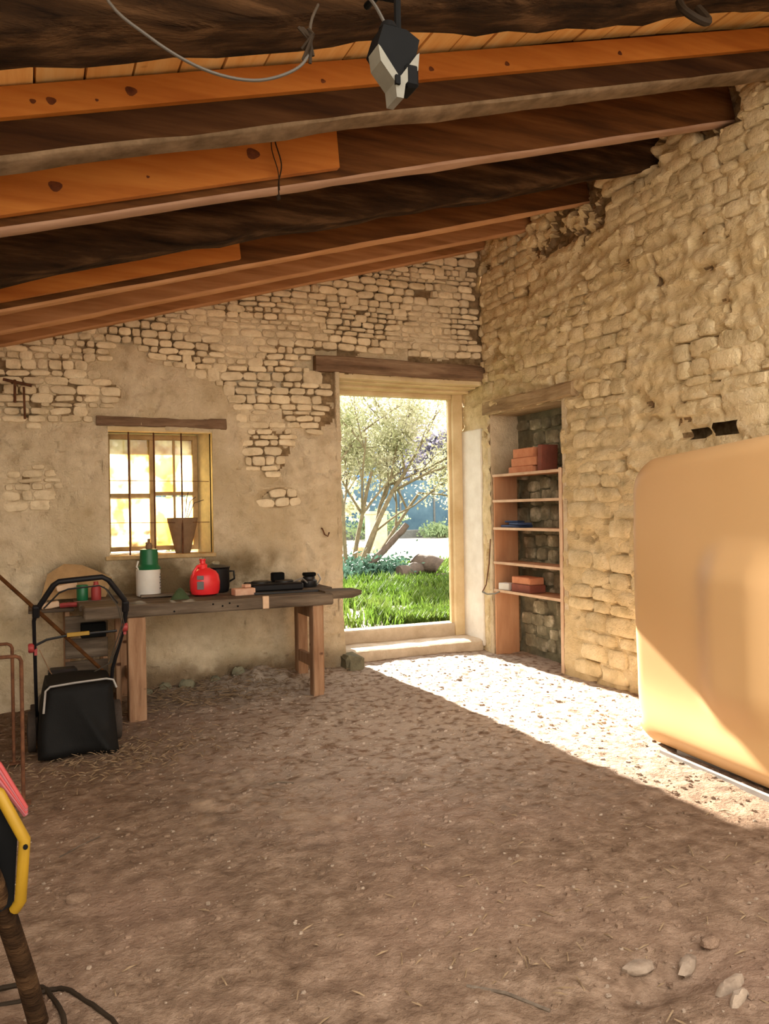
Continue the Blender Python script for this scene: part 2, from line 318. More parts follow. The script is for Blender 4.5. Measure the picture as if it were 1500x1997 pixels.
# ------------------------------------------------------------------ mesh helpers
class MB:
    """collects shapes in WORLD coordinates; becomes ONE mesh object"""
    def __init__(s): s.v = []; s.f = []; s.n = 0
    def add(s, verts, faces):
        s.v.append(np.asarray(verts, float).reshape(-1, 3)); o = s.n
        s.f += [tuple(i + o for i in f) for f in faces]; s.n += len(s.v[-1]); return s
    def box(s, a, b, jit=0.0, rng=None, bev=0.0):
        (x0, y0, z0), (x1, y1, z1) = a, b
        if bev > 0:
            e = min(bev, abs(x1 - x0) * .45, abs(y1 - y0) * .45, abs(z1 - z0) * .45)
            V = []; idx = {}
            F = []
            for sx in (0, 1):
                for sy in (0, 1):
                    for sz in (0, 1):
                        X = x1 if sx else x0; Y = y1 if sy else y0; Z = z1 if sz else z0
                        dx = -e if sx else e; dy = -e if sy else e; dz = -e if sz else e
                        for k, P in enumerate(((X, Y + dy, Z + dz), (X + dx, Y, Z + dz), (X + dx, Y + dy, Z))):
                            idx[(sx, sy, sz, k)] = len(V); V.append(P)
            I = idx
            for sx in (0, 1): F.append([I[(sx, 0, 0, 0)], I[(sx, 1, 0, 0)], I[(sx, 1, 1, 0)], I[(sx, 0, 1, 0)]])
            for sy in (0, 1): F.append([I[(0, sy, 0, 1)], I[(1, sy, 0, 1)], I[(1, sy, 1, 1)], I[(0, sy, 1, 1)]])
            for sz in (0, 1): F.append([I[(0, 0, sz, 2)], I[(1, 0, sz, 2)], I[(1, 1, sz, 2)], I[(0, 1, sz, 2)]])
            for p in (0, 1):
                for q in (0, 1):
                    F.append([I[(p, q, 0, 0)], I[(p, q, 0, 1)], I[(p, q, 1, 1)], I[(p, q, 1, 0)]])
                    F.append([I[(p, 0, q, 0)], I[(p, 0, q, 2)], I[(p, 1, q, 2)], I[(p, 1, q, 0)]])
                    F.append([I[(0, p, q, 1)], I[(0, p, q, 2)], I[(1, p, q, 2)], I[(1, p, q, 1)]])
            for sx in (0, 1):
                for sy in (0, 1):
                    for sz in (0, 1): F.append([I[(sx, sy, sz, 0)], I[(sx, sy, sz, 1)], I[(sx, sy, sz, 2)]])
        else:
            V = [(x, y, z) for x in (x0, x1) for y in (y0, y1) for z in (z0, z1)]
            F = [(0, 1, 3, 2), (4, 6, 7, 5), (0, 4, 5, 1), (2, 3, 7, 6), (0, 2, 6, 4), (1, 5, 7, 3)]
        V = np.array(V, float)
        if jit: V += (np.random.RandomState(rng or 1).rand(*V.shape) - .5) * 2 * jit
        return s.add(V, F)
    def obox(s, c, size, rot=(0, 0, 0), bev=0.0):
        t = MB(); h = [q / 2 for q in size]; t.box([-q for q in h], h, bev=bev)
        from mathutils import Euler
        R = np.array(Euler(rot).to_matrix()); V = t.v[0] @ R.T + np.array(c)
        return s.add(V, t.f)
    def tube(s, pts, r, k=8, cap=True, closed=False):
        P = np.array(pts, float); n = len(P); R = np.full(n, r, float) if np.isscalar(r) else np.array(r, float)
        T = np.zeros_like(P)
        T[1:-1] = P[2:] - P[:-2]; T[0] = P[1] - P[0]; T[-1] = P[-1] - P[-2]
        if closed: T[0] = P[1] - P[-1]; T[-1] = P[0] - P[-2]
        T /= (np.linalg.norm(T, axis=1)[:, None] + 1e-12)
        up = np.array([0, 0, 1.]) if abs(T[0][2]) < .9 else np.array([1., 0, 0])
        V = []
        u = np.cross(T[0], up); u /= np.linalg.norm(u)
        for i in range(n):
            u = u - T[i] * u.dot(T[i]); u /= np.linalg.norm(u) + 1e-12; w = np.cross(T[i], u)
            for j in range(k):
                a = 2 * math.pi * j / k; V.append(P[i] + R[i] * (math.cos(a) * u + math.sin(a) * w))
        F = []
        for i in range(n if closed else n - 1):
            i2 = (i + 1) % n
            for j in range(k): F.append((i * k + j, i * k + (j + 1) % k, i2 * k + (j + 1) % k, i2 * k + j))
        if cap and not closed: F.append(tuple(range(k))[::-1]); F.append(tuple(range((n - 1) * k, n * k)))
        return s.add(V, F)
    def lathe(s, c, prof, k=24, axis='z', sx=1, sy=1):
        V = []; F = []
        for (r, z) in prof:
            for j in range(k):
                a = 2 * math.pi * j / k; x = r * math.cos(a) * sx; y = r * math.sin(a) * sy
                q = (x, y, z) if axis == 'z' else ((z, x, y) if axis == 'x' else (x, z, y))
                V.append((c[0] + q[0], c[1] + q[1], c[2] + q[2]))
        for i in range(len(prof) - 1):
            for j in range(k): F.append((i * k + j, i * k + (j + 1) % k, (i + 1) * k + (j + 1) % k, (i + 1) * k + j))
        F.append(tuple(range(k))[::-1]); F.append(tuple(range((len(prof) - 1) * k, len(prof) * k)))
        return s.add(V, F)
    def prism(s, pts, d):
        """pts: 3D polygon, d: extrusion vector"""
        P = np.array(pts, float); n = len(P); d = np.array(d, float)
        F = [tuple(range(n))[::-1], tuple(range(n, 2 * n))] + [(i, (i + 1) % n, n + (i + 1) % n, n + i) for i in range(n)]
        return s.add(np.vstack([P, P + d]), F)

def make_mesh(name, V, F, m=None, smooth=False):
    me = bpy.data.meshes.new(name); me.from_pydata([tuple(v) for v in V], [], F); me.update()
    if m: me.materials.append(MATS[m])
    if smooth: me.polygons.foreach_set('use_smooth', [True] * len(me.polygons))
    return me

def fix_normals(me):
    import bmesh
    bm = bmesh.new(); bm.from_mesh(me); bmesh.ops.recalc_face_normals(bm, faces=bm.faces); bm.to_mesh(me); bm.free()

def world_loc(o):
    p = np.zeros(3)
    while o is not None: p = p + np.array(o.location); o = o.parent
    return p

def part(name, mb, m, parent=None, smooth=False, label=None, kind=None, fix=True, loc=None):
    V = np.vstack(mb.v)
    if parent is None:
        if loc is None:
            lo = V.min(0); hi = V.max(0); loc = np.array([(lo[0] + hi[0]) / 2, (lo[1] + hi[1]) / 2, lo[2]])
        base = np.array(loc)
    else:
        base = world_loc(parent)
    me = make_mesh(name, V - base, mb.f, m, smooth)
    if fix: fix_normals(me)
    if smooth:
        try: me.set_sharp_from_angle(angle=math.radians(42))
        except Exception: pass
    o = bpy.data.objects.new(name, me); COL.objects.link(o)
    if parent is None: o.location = base
    else: o.parent = parent
    if label: o['label'] = label
    if kind: o['kind'] = kind
    return o

def thing(name, label, cat, loc, group=None):
    o = bpy.data.objects.new(name, None); COL.objects.link(o); o.empty_display_size = 0.1
    o.location = loc; o['label'] = label; o['category'] = cat
    if group: o['group'] = group
    return o

def tag(o, label, cat, group=None):
    o['label'] = label; o['category'] = cat
    if group: o['group'] = group
    return o

# ------------------------------------------------------------------ dimensions
YB = 7.9        # inner face of the back wall
XR = 4.75       # inner face of the right wall
YF = 8.4        # door frame plane
TS = math.tan(0.28068)   # roof slope
ZU = 4.42       # underside of the rafters at the right wall
DECK = 0.33
XL = -2.3
Y_DECK = 2.3      # unseen roof cut short here to let sky light onto the walls
Y_OPEN = 0.5    # barn left open towards the camera side from here to admit sky light
OUT_Z = 0.22
def fz(x, y): return -0.04 * min(max(3 - x, 0), 3) * y / 7.5
def fz_np(x, y): return -0.04 * np.clip(3 - x, 0, 3) * y / 7.5
def roof_z(x): return ZU + TS * (x - 4.75)

rng = random.Random(7)

# ------------------------------------------------------------------ stone templates (front face looks to -Y)
def stone_template(i, blocky=0.5):
    r = random.Random(100 + i); n = 12; V = []; F = []
    ang = [2 * math.pi * (k + 0.5) / n for k in range(n)]
    p = 2.6 + 3.0 * blocky * r.random() + 1.5 * blocky
    out = []
    tilt = [(r.random() - .5) * .22 for _ in range(4)]
    for a in ang:
        c, s_ = math.cos(a), math.sin(a)
        rr = (abs(c) ** p + abs(s_) ** p) ** (-1 / p)
        x = 0.5 * rr * c * (1 + (r.random() - .5) * .15); z = 0.5 * rr * s_ * (1 + (r.random() - .5) * .22)
        x += tilt[0] * z * .6; z += tilt[1] * x * .5
        out.append((x, z))
    for (x, z) in out: V.append((x, 1.0, z))
    for (x, z) in out: V.append((x, -0.55, z))
    dome = [0.80 + r.random() * .1 for _ in range(n)]
    for (x, z), d in zip(out, dome): V.append((x * d, -1.0 - (r.random() - .5) * .25 + tilt[2] * x * 2 + tilt[3] * z * 2, z * d))
    V.append((0, -1.05 - r.random() * .15, 0))
    for L_ in (0, 1):
        for k in range(n): F.append((L_ * n + k, L_ * n + (k + 1) % n, (L_ + 1) * n + (k + 1) % n, (L_ + 1) * n + k))
    for k in range(n): F.append((2 * n + k, 2 * n + (k + 1) % n, 3 * n))
    return np.array(V), F
TEMPL = [stone_template(i, (i % 4) / 3.0) for i in range(20)]
_tm = {}
def templ_mesh(i, m):
    if (i, m) not in _tm:
        me = make_mesh('stone', TEMPL[i][0], TEMPL[i][1], m, True); fix_normals(me); _tm[(i, m)] = me
    return _tm[(i, m)]

def lay_stones(parent, stones, m, face, limit=300):
    """stones: (u, z, w, h, depth, tmpl, weight); face 'back' or 'right' (plane offset in 5th..)"""
    stones.sort(key=lambda s: -s[6])
    base = world_loc(parent)
    rotz = 0.0 if face == 'back' else -math.pi / 2
    for s in stones[:limit]:
        u, z, w, h, d, t, _, plane, roll = s
        o = bpy.data.objects.new('stone', templ_mesh(t, m)); COL.objects.link(o); o.parent = parent
        p = (u, plane, z) if face == 'back' else (plane, u, z)
        o.location = (p[0] - base[0], p[1] - base[1], p[2] - base[2])
        o.rotation_euler = (0, roll, rotz) if face == 'back' else (0, 0, rotz)
        o.scale = (w, d, h)
    rest = stones[limit:]
    if rest:
        mb = MB()
        for s in rest:
            u, z, w, h, d, t, _, plane, roll = s
            V = TEMPL[t][0] * np.array([w, d, h])
            if face == 'back': V = V + np.array([u, plane, z])
            else: V = np.stack([V[:, 1], -V[:, 0], V[:, 2]], 1) + np.array([plane, u, z])
            mb.add(V, TEMPL[t][1])
        part('small_stones', mb, m, parent, smooth=True, kind='stuff', fix=True)

def grid_wall(us, zs, depth_fn, keep_fn, to_world):
    U, Z = np.meshgrid(us, zs, indexing='ij')
    D = depth_fn(U, Z); V = to_world(U, Z, D).reshape(-1, 3)
    nu, nz = len(us), len(zs)
    uc = (us[1:] + us[:-1]) / 2; zc = (zs[1:] + zs[:-1]) / 2
    UC, ZC = np.meshgrid(uc, zc, indexing='ij'); K = keep_fn(UC, ZC)
    ii, jj = np.nonzero(K)
    a = ii * nz + jj
    F = np.stack([a, a + nz, a + nz + 1, a + 1], 1)
    used = np.unique(F); remap = np.full(len(V), -1); remap[used] = np.arange(len(used))
    return V[used], [tuple(f) for f in remap[F].tolist()]

def lines(a, b, step, extra=()):
    g = np.arange(a, b, step).tolist() + [b]
    for e in extra:
        k = int(np.argmin([abs(q - e) for q in g])); g[k] = e
    return np.array(sorted(g))

# ------------------------------------------------------------------ FLOOR
xs = lines(XL - 0.1, XR + 0.4, 0.028); ys = np.concatenate([np.arange(-4, 1.2, 0.12), np.arange(1.2, 8.15, 0.026)])
X, Y = np.meshgrid(xs, ys, indexing='ij')
Zf = fz_np(X, Y) + (fbm(X * 1.3, Y * 1.3, 0, 3, 5) - .5) * 0.05 + (fbm(X * 9, Y * 9, 0, 4, 9) - .5) * 0.030 + (fbm(X * 22, Y * 22, 0, 2, 19) - .5) * 0.012
heap = np.exp(-(((X - 1.3) / 1.3) ** 2 + ((Y - 7.75) / .35) ** 2)) * 0.06 + np.exp(-(((X - 2.1) / .35) ** 2 + ((Y - 7.7) / .4) ** 2)) * 0.09
heap += np.exp(-(((X - 2.15) / .45) ** 2 + ((Y - 1.85) / .25) ** 2)) * 0.03
hole = np.exp(-(((X - 1.93) / .32) ** 2 + ((Y - 2.15) / .10) ** 2)) * 0.05
Zf = Zf + heap * (0.6 + 0.8 * fbm(X * 8, Y * 8, 0, 3, 3)) - hole
n1, n2 = X.shape
Vf = np.stack([X, Y, Zf], -1).reshape(-1, 3)
a = (np.arange(n1 - 1)[:, None] * n2 + np.arange(n2 - 1)[None, :]).reshape(-1)
Ff = [tuple(q) for q in np.stack([a, a + n2, a + n2 + 1, a + 1], 1).tolist()]
mb = MB(); mb.add(Vf, Ff)
floor = part('floor', mb, 'dirt', None, smooth=True, kind='structure', fix=False, loc=(0, 0, 0))
floor['label'] = 'bare brown earth floor of the barn, dusty and pitted'
def floor_z(x, y):
    i = int(np.clip(np.searchsorted(xs, x), 1, n1 - 1)); j = int(np.clip(np.searchsorted(ys, y), 1, n2 - 1))
    return float(Zf[i, j])

def pebble_bits(count, area, smin, smax, seed, flatn=0.5):
    r = random.Random(seed); mb = MB()
    for _ in range(count):
        x = r.uniform(area[0], area[1]); y = area[2] + (area[3] - area[2]) * r.random() ** 1.3
        s = smin + (smax - smin) * r.random() ** 3; z = floor_z(x, y)
        V = []
        a0 = r.random() * 6.28
        for k in range(5):
            a = a0 + k * 1.2566; q = s * (0.7 + .6 * r.random()); V.append((x + q * math.cos(a), y + q * math.sin(a) * .8, z - s * .3))
        for k in range(5):
            a = a0 + k * 1.2566 + .2; q = s * (0.45 + .4 * r.random()); V.append((x + q * math.cos(a), y + q * math.sin(a) * .8, z + s * flatn * (.6 + .6 * r.random())))
        F = [(k, (k + 1) % 5, 5 + (k + 1) % 5, 5 + k) for k in range(5)] + [(5, 6, 7, 8, 9)]
        mb.add(V, F)
    return mb
part('gravel', pebble_bits(2600, (-.4, 4.6, 1.9, 7.8), 0.003, 0.013, 3), 'pebble', floor, kind='stuff')
part('clods', pebble_bits(5000, (-.4, 4.6, 1.7, 7.8), 0.006, 0.026, 4, .35), 'dirt', floor, kind='stuff')

def straw_bits(count, cx, cy, sx, sy, seed, lmax=.12, up=0.03):
    r = random.Random(seed); mb = MB()
    for _ in range(count):
        x = r.gauss(cx, sx); y = min(r.gauss(cy, sy), 7.86); z = floor_z(x, y) + r.random() * up + .003
        a = r.random() * 6.28; l = r.uniform(.03, lmax) / 2; dz = (r.random() - .5) * .03; w = .0028
        dx, dy = math.cos(a) * l, math.sin(a) * l; nx, ny = -math.sin(a) * w, math.cos(a) * w
        mb.add([(x - dx - nx, y - dy - ny, z - dz), (x - dx + nx, y - dy + ny, z - dz), (x + dx + nx, y + dy + ny, z + dz), (x + dx - nx, y + dy - ny, z + dz), (x, y, z + .006)],
               [(0, 1, 4), (1, 2, 4), (2, 3, 4), (3, 0, 4)])
    return mb
sb = straw_bits(900, 1.3, 7.4, .65, .28, 11); 
tag(part('straw_heap', sb, 'straw', None, kind='stuff', fix=False), 'loose dry straw and chaff heaped along the wall under the workbench', 'straw')
sb = straw_bits(500, .45, 5.9, .35, .25, 12, .08)
tag(part('straw_litter', sb, 'straw', None, kind='stuff', fix=False), 'scattered straw litter on the earth in front of the lawn mower', 'straw')
sb = straw_bits(150, 1.7, 2.5, .9, .5, 13, .07, .004)
part('dry_stems', sb, 'straw', floor, kind='stuff', fix=False)

# ------------------------------------------------------------------ BACK WALL
WX0, WX1, WZ0, WZ1 = 0.70, 1.66, 1.22, 2.40
DX0, DX1, DZ1 = 3.0, 4.75, 3.04
us = lines(XL, XR, 0.021, (WX0, WX1, DX0)); zs = lines(-0.2, 4.78, 0.021, (WZ0, WZ1, DZ1))
PATCH = [(0.0, 1.85, .35, .3), (2.25, 2.25, .32, .38), (2.35, 1.75, .3, .1), (0.15, 2.6, .45, .3), (2.5, 2.75, .4, .35), (0.55, 2.75, .4, .2), (2.75, 2.6, .3, .25)]
def stoneness(u, z):
    zc = np.interp(u, [-1, .2, .7, 1.6, 2.1, 3.0, 4.75], [2.35, 2.45, 2.85, 2.85, 2.50, 2.55, 2.6])
    s = sstep(-.2, .25, (z - zc) + (fbm(u * 1.6, z * 1.6, 0, 3, 31) - .5) * .9)
    for (px, pz, rx, rz) in PATCH:
        s = np.maximum(s, sstep(.25, .7, np.exp(-(((u - px) / rx) ** 2 + ((z - pz) / rz) ** 2)) * (0.45 + .9 * fbm(u * 4, z * 4, 0, 3, 37))))
    return s
def depth_back(u, z):
    s = stoneness(u, z)
    plaster = .030 + (fbm(u * 2.2, z * 2.2, 0, 3, 41) - .5) * .05 + (fbm(u * 11, z * 11, 0, 4, 43) - .5) * .042 + (fbm(u * 30, z * 30, 0, 2, 49) - .5) * .010
    fill = (fbm(u * 3.5, z * 3.5, 0, 3, 47) - .46) * .16
    joint = np.clip(-.034 + fill, -.06, .008) + (fbm(u * 20, z * 20, 0, 3, 45) - .5) * .014
    d = plaster * (1 - s) + joint * s
    d = d - .022 * sstep(.60, .68, fbm(u * 13, z * 13, 0, 2, 46)) * (1 - s) * (fbm(u * 2, z * 2, 0, 2, 48) > .45)
    # bottom plinth bulges a little, heap zone
    d = d + .05 * sstep(.55, 0.0, z)
    return d
def keep_back(u, z):
    k = z < roof_z(u) + DECK + .03
    k &= ~((u > WX0) & (u < WX1) & (z > WZ0) & (z < WZ1))
    k &= ~((u > DX0) & (z < DZ1))
    return k
def second_material(o, m, sel):
    me = o.data; me.materials.append(MATS[m]); me.polygons.foreach_set('material_index', np.asarray(sel, dtype=np.int32)); me.update()
def face_centres(V, F):
    F = np.array(F); return V[F].mean(1)
V, F = grid_wall(us, zs, depth_back, keep_back, lambda U, Z, D: np.stack([U, YB - D, Z], -1))
mb = MB(); mb.add(V, F)
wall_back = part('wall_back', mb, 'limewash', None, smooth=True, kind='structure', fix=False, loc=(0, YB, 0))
C_ = face_centres(V, F)
second_material(wall_back, 'joint_earth', (stoneness(C_[:, 0], C_[:, 2]) > .85) & (YB - C_[:, 1] < -.018))
wall_back['label'] = 'limewashed rubble stone back wall with the window and the doorway'
stones = []
z = 0.25; r = random.Random(21)
while z < 4.75:
    h = r.choice([.05, .06, .065, .075, .09]) * r.uniform(.9, 1.15); u = -0.9 + r.random() * .1
    while u < XR:
        w = r.uniform(.075, .21) * (1.0 if h < .08 else 1.1); big = r.random() < .06; gap = r.uniform(.005, .016)
        uc, zc = u + w / 2, z + h / 2 + .012 * math.sin(uc_ * 3) if (uc_ := u) else z + h / 2
        hh = h * (1.55 if big else 1)
        ok = zc + hh / 2 < roof_z(uc) + DECK and uc + w / 2 < XR
        if WX0 - w / 2 - .02 < uc < WX1 + w / 2 + .02 and WZ0 - hh / 2 < zc < 2.56 + hh / 2: ok = False
        if .60 < uc < 1.82 and 2.40 < zc < 2.54: ok = False
        if uc > DX0 - .06 - w / 2 and zc < DZ1 + hh / 2: ok = False
        if uc + w / 2 > 2.72 and 3.0 < zc < 3.25: ok = False
        if ok and float(stoneness(np.array(uc), np.array(zc))) > .5 and r.random() > .02:
            dist = math.hypot(uc, YB)
            stones.append((uc, zc, w - gap, hh - r.uniform(.004, .013), .017 + r.random() * .016, r.randrange(20) | 1, w * hh / dist ** 2 * (1 if uc > -.3 else .1), YB + .006, r.uniform(-.08, .08)))
        u += w
    z += h
lay_stones(wall_back, stones, 'stone_back', 'back', 300)
N_BACK = len(stones)

# core of the back wall with reveals (solid behind the face)
def core(name, boxes, m, parent):
    mb = MB()
    for a_, b_ in boxes: mb.box(a_, b_)
    return part(name, mb, m, parent)
core('wall_core', [((XL, YB + .05, -.3), (WX0 - .0, 8.6, 2.75)), ((WX0 - .005, YB + .05, -.3), (WX1 + .005, 8.6, WZ0)), ((WX0, YB + .05, WZ1), (WX1, 8.6, 3.1)),
                   ((WX1, YB + .05, -.3), (DX0, 8.6, 3.3)), ((DX0, YB + .12, 3.12), (XR + .5, 8.6, 4.2))], 'limewash', wall_back)
mb = MB()      # reveals: plaster strips that join the ragged face to the core
mb.prism([(WX1, YB - .03, WZ0), (WX1, YB + .1, WZ0), (1.575, 8.2, WZ0), (1.575, 8.6, WZ0), (WX1 + .05, 8.6, WZ0), (WX1 + .05, YB, WZ0)], (0, 0, WZ1 - WZ0))
part('window_reveal', mb, 'cream_reveal', wall_back, label='cream painted splayed window reveal')
mb = MB()
mb.box((WX0 - .05, YB - .028, WZ0), (WX0, 8.6, WZ1)); mb.box((WX0, YB - .02, WZ1), (WX1, YB + .1, WZ1 + .02))
mb.box((DX0 - .05, YB - .030, 0), (DX0, 8.6, DZ1 + .1), bev=.01)
part('plaster_edge', mb, 'limewash', wall_back)

# wooden lintels
def rough_beam(name, p0, p1, hgt, dep, m, seed, parent=None, n=26, rough=.012, square=.85, k=18, **kw):
    """beam between p0 and p1 (centre of its underside front edge line); section in the plane across it"""
    p0 = np.array(p0, float); p1 = np.array(p1, float); t = (p1 - p0); L_ = np.linalg.norm(t); t /= L_
    side = np.array([t[1], -t[0], 0.0]); side = side / np.linalg.norm(side)      # horizontal
    up = np.cross(side, t); up = up if up[2] > 0 else -up
    side = kw.pop('back', None) if kw.get('back') is not None else side
    side = np.array(side, float)
    ee = 2.0 / (2 + 10 * square)
    V = []
    for i in range(n):
        s = L_ * i / (n - 1)
        for j in range(k):
            a = 2 * math.pi * (j + .5) / k; c, q = math.cos(a), math.sin(a)
            x = math.copysign(abs(c) ** ee, c) * dep / 2; y = math.copysign(abs(q) ** ee, q) * hgt / 2
            nn = float(fbm(np.array(s * 2.2 + seed * 7.1), np.array(a * 1.2), 0, 3, seed)) - .5
            mm = float(fbm(np.array(s * 9.0 + seed * 3.1), np.array(a * 2.5), 0, 2, seed + 5)) - .5
            f_ = 1 + (nn * 2.0 * rough + mm * .8 * rough) / (hgt / 2)
            V.append(p0 + t * s + side * (x * f_ + dep / 2) + up * (y * f_ + hgt / 2))
    F = [(i * k + j, i * k + (j + 1) % k, (i + 1) * k + (j + 1) % k, (i + 1) * k + j) for i in range(n - 1) for j in range(k)]
    F += [tuple(range(k)), tuple(range((n - 1) * k, n * k))]
    mb = MB(); mb.add(V, F)
    return part(name, mb, m, parent, smooth=True, **kw)

o = rough_beam('lintel', (2.735, YB - .055, 3.052), (4.74, YB - .045, 3.045), .165, .2, 'lintel_wood', 3, back=(0, 1, 0), rough=.012)
tag(o, 'long grey-brown weathered timber lintel over the open doorway', 'lintel')
o = rough_beam('lintel', (0.60, YB - .05, 2.43), (1.80, YB - .05, 2.425), .095, .2, 'lintel_wood', 5, back=(0, 1, 0), rough=.012)
tag(o, 'short dark weathered timber lintel over the small barred window', 'lintel')

# ------------------------------------------------------------------ RIGHT WALL
NY0, NY1, NZ1 = 6.42, 7.72, 2.64
us = lines(3.3, YF + .1, 0.020, (NY0, NY1)); zs = lines(-0.1, 4.78, 0.020, (NZ1,))
def depth_right(u, z):
    rough_up = sstep(1.2, 3.2, z)
    band = np.sin((z + .03 * np.sin(u * 2.1) + .05 * fbm(u * .9, z * .9, 0, 2, 63)) * 2 * math.pi / .145)
    d = .032 + (fbm(u * 2, z * 2, 0, 3, 51) - .5) * .055 + (fbm(u * 9, z * 12, 0, 4, 53) - .5) * (.030 + .03 * rough_up) + (fbm(u * 26, z * 30, 0, 2, 59) - .5) * .014
    d = d + band * .010 * (0.4 + rough_up)
    d = d + (fbm(u * 14 + z * 10, z * 16 - u * 6, 0, 3, 58) - .5) * .030 * (.35 + rough_up)
    cav = fbm(u * 4.5, z * 6, 0, 3, 57)
    d = d - .05 * sstep(.60, .70, cav)
    # cracks running down below the rafter ends
    for (cy_, top, bot, ww) in ((6.06, 4.4, 3.0, .022), (5.13, 4.4, 3.2, .020), (4.39, 4.3, 2.9, .022), (6.5, 3.75, 3.2, .02), (4.45, 2.7, 2.2, .02)):
        path = cy_ + .05 * np.sin(z * 7 + cy_ * 5) + .07 * (fbm(z * 3, z * 0 + cy_, 0, 2, 61) - .5)
        d = d - .09 * np.exp(-((u - path) / ww) ** 2) * sstep(bot, bot + .2, z) * sstep(top + .1, top, z) * (fbm(u * 0 + 3, z * 4 + cy_, 0, 2, 65) > .42)
    # broken masonry between the rafter ends
    d = d - .10 * sstep(.50, .62, fbm(u * 6, z * 7, 0, 3, 67)) * sstep(4.0, 4.25, z)
    return d
HOLES = [(4.72, 2.165, .095, .040), (4.43, 2.17, .105, .05)]
def keep_right(u, z):
    k = ~((u > NY0) & (u < NY1) & (z < NZ1))
    for (hy, hz, hw, hh) in HOLES: k &= ~((abs(u - hy) < hw) & (abs(z - hz) < hh))
    k &= ~((u > YB + .02) & (z > DZ1 + .03))
    return k
for (hy, hz, hw, hh) in HOLES:
    pass
V, F = grid_wall(us, zs, depth_right, keep_right, lambda U, Z, D: np.stack([XR - D * (1 - .6 * sstep(7.8, 7.95, U)), U, Z], -1))
F = [f[::-1] for f in F]
mb = MB(); mb.add(V, F)
wall_right = part('wall_right', mb, 'limewash_gold', None, smooth=True, kind='structure', fix=False, loc=(XR, 4, 0))
C_ = face_centres(V, F)
second_material(wall_right, 'joint_earth', XR - C_[:, 0] < -.030)
wall_right['label'] = 'golden rough stone right wall with the shelf niche'
stones = []; z = 0.05; r = random.Random(77)
while z < 4.72:
    low = z < 2.4
    h = r.choice([.11, .13, .15, .17]) if low else r.choice([.08, .10, .12, .14]); u = 3.4 + r.random() * .2
    while u < YB - .02:
        w = r.uniform(.20, .42) if low else r.uniform(.12, .30)
        if u + w > YB - .02: w = max(.06, YB - .02 - u)
        uc, zc = u + w / 2, z + h / 2 + .02 * math.sin(u * 2.1)
        ok = True
        if NY0 - w / 2 - .015 < uc < NY1 + w / 2 + .015 and zc < 2.83 + h / 2: ok = False
        if 6.18 < uc + w / 2 and uc - w / 2 < 7.95 and 2.60 < zc < 2.86: ok = False
        for (hy, hz, hw, hh) in HOLES:
            if abs(uc - hy) < hw + w / 2 and abs(zc - hz) < hh + h / 2: ok = False
        for (ry, rw) in ((4.39, .2), (5.13, .25), (6.06, .2), (6.95, .2), (3.6, .2)):
            if uc + w / 2 > ry - .02 and uc - w / 2 < ry + rw and zc + h / 2 > ZU - .02: ok = False
        show = float(fbm(np.array(uc * 1.5), np.array(zc * 1.5), 0, 3, 81))
        thr = .52 if low else .46
        if abs(uc - 6.0) < .5 and .6 < zc < 2.6: show += .25
        if ok and show > thr:
            dist = math.hypot(XR, uc)
            hidden = uc < 4.2 or (uc < 4.5 and zc < 1.9)
            stones.append((uc, zc, w - r.uniform(.004, .012), h - r.uniform(.003, .010), (.034 if low else .038) + (.014 if 5.6 < uc < 6.45 and low else 0) + r.random() * .018, r.randrange(20) | 2, w * h / dist ** 2 * (.05 if hidden else 1), XR + .006, 0))
        u += w
    z += h
lay_stones(wall_right, stones, 'stone_gold', 'right', 300)
N_RIGHT = len(stones)
# plain continuation of the right wall towards the camera, its core, and the niche box
core('wall_core', [((XR + .03, Y_OPEN, -.3), (XR + .6, 3.34, 4.78)), ((XR + .08, 3.34, -.3), (XR + .6, 4.2, 4.78)), ((XR + .08, 4.2, -.3), (XR + .6, 4.95, 2.05)), ((XR + .08, 4.2, 2.3), (XR + .6, 4.95, 4.78)), ((XR + .3, 4.2, 2.0), (XR + .6, 4.95, 2.4)),
                   ((XR + .08, 4.95, -.3), (XR + .6, NY0, 4.78)), ((XR + .08, NY0 - .01, NZ1 + .02), (XR + .6, NY1 + .01, 4.78)),
                   ((XR + .36, NY0 - .01, -.3), (XR + .6, NY1 + .01, NZ1 + .03)), ((XR + .08, NY1, -.3), (XR + .6, 8.6, 4.78))], 'joint_earth', wall_right)
mb = MB()
us2 = np.arange(NY0 - .02, NY1 + .03, .03); zs2 = np.arange(-.05, NZ1 + .04, .03)
V, F = grid_wall(us2, zs2, lambda u, z: (fbm(u * 6, z * 6, 0, 4, 71) - .5) * .07, lambda u, z: u > -9, lambda U, Z, D: np.stack([XR + .32 - D, U, Z], -1))
mb.add(V, [f[::-1] for f in F])
part('niche_back', mb, 'niche_mortar', wall_right, smooth=True, fix=False, label='dark grey-green rubble at the back of the niche')
nst = []; r = random.Random(5); z = .08
while z < 2.55:
    h = r.uniform(.11, .17); u = NY0 + r.random() * .1
    while u < NY1 - .08:
        w = r.uniform(.12, .24)
        if u + w < NY1 and r.random() < .78:
            nst.append((u + w / 2, z + h / 2 + r.uniform(-.02, .02), w * .98, h * .95, .018 + r.random() * .02, r.randrange(0, 20) | 3, w, XR + .31, 0))
        u += w + r.random() * .05
    z += h
lay_stones(wall_right, nst, 'niche_stone', 'right', 300)
mb = MB()
mb.box((XR - .035, NY1, -.05), (XR + .4, NY1 + .06, NZ1 + .02), jit=.006); mb.box((XR - .03, NY0 - .06, -.05), (XR + .4, NY0, NZ1 + .02), jit=.004)
part('niche_jamb', mb, 'limewash', wall_right)
mb = MB(); mb.box((XR - .0, NY0 - .05, NZ1), (XR + .4, NY1 + .05, NZ1 + .04))
part('niche_soffit', mb, 'niche_wood', wall_right)
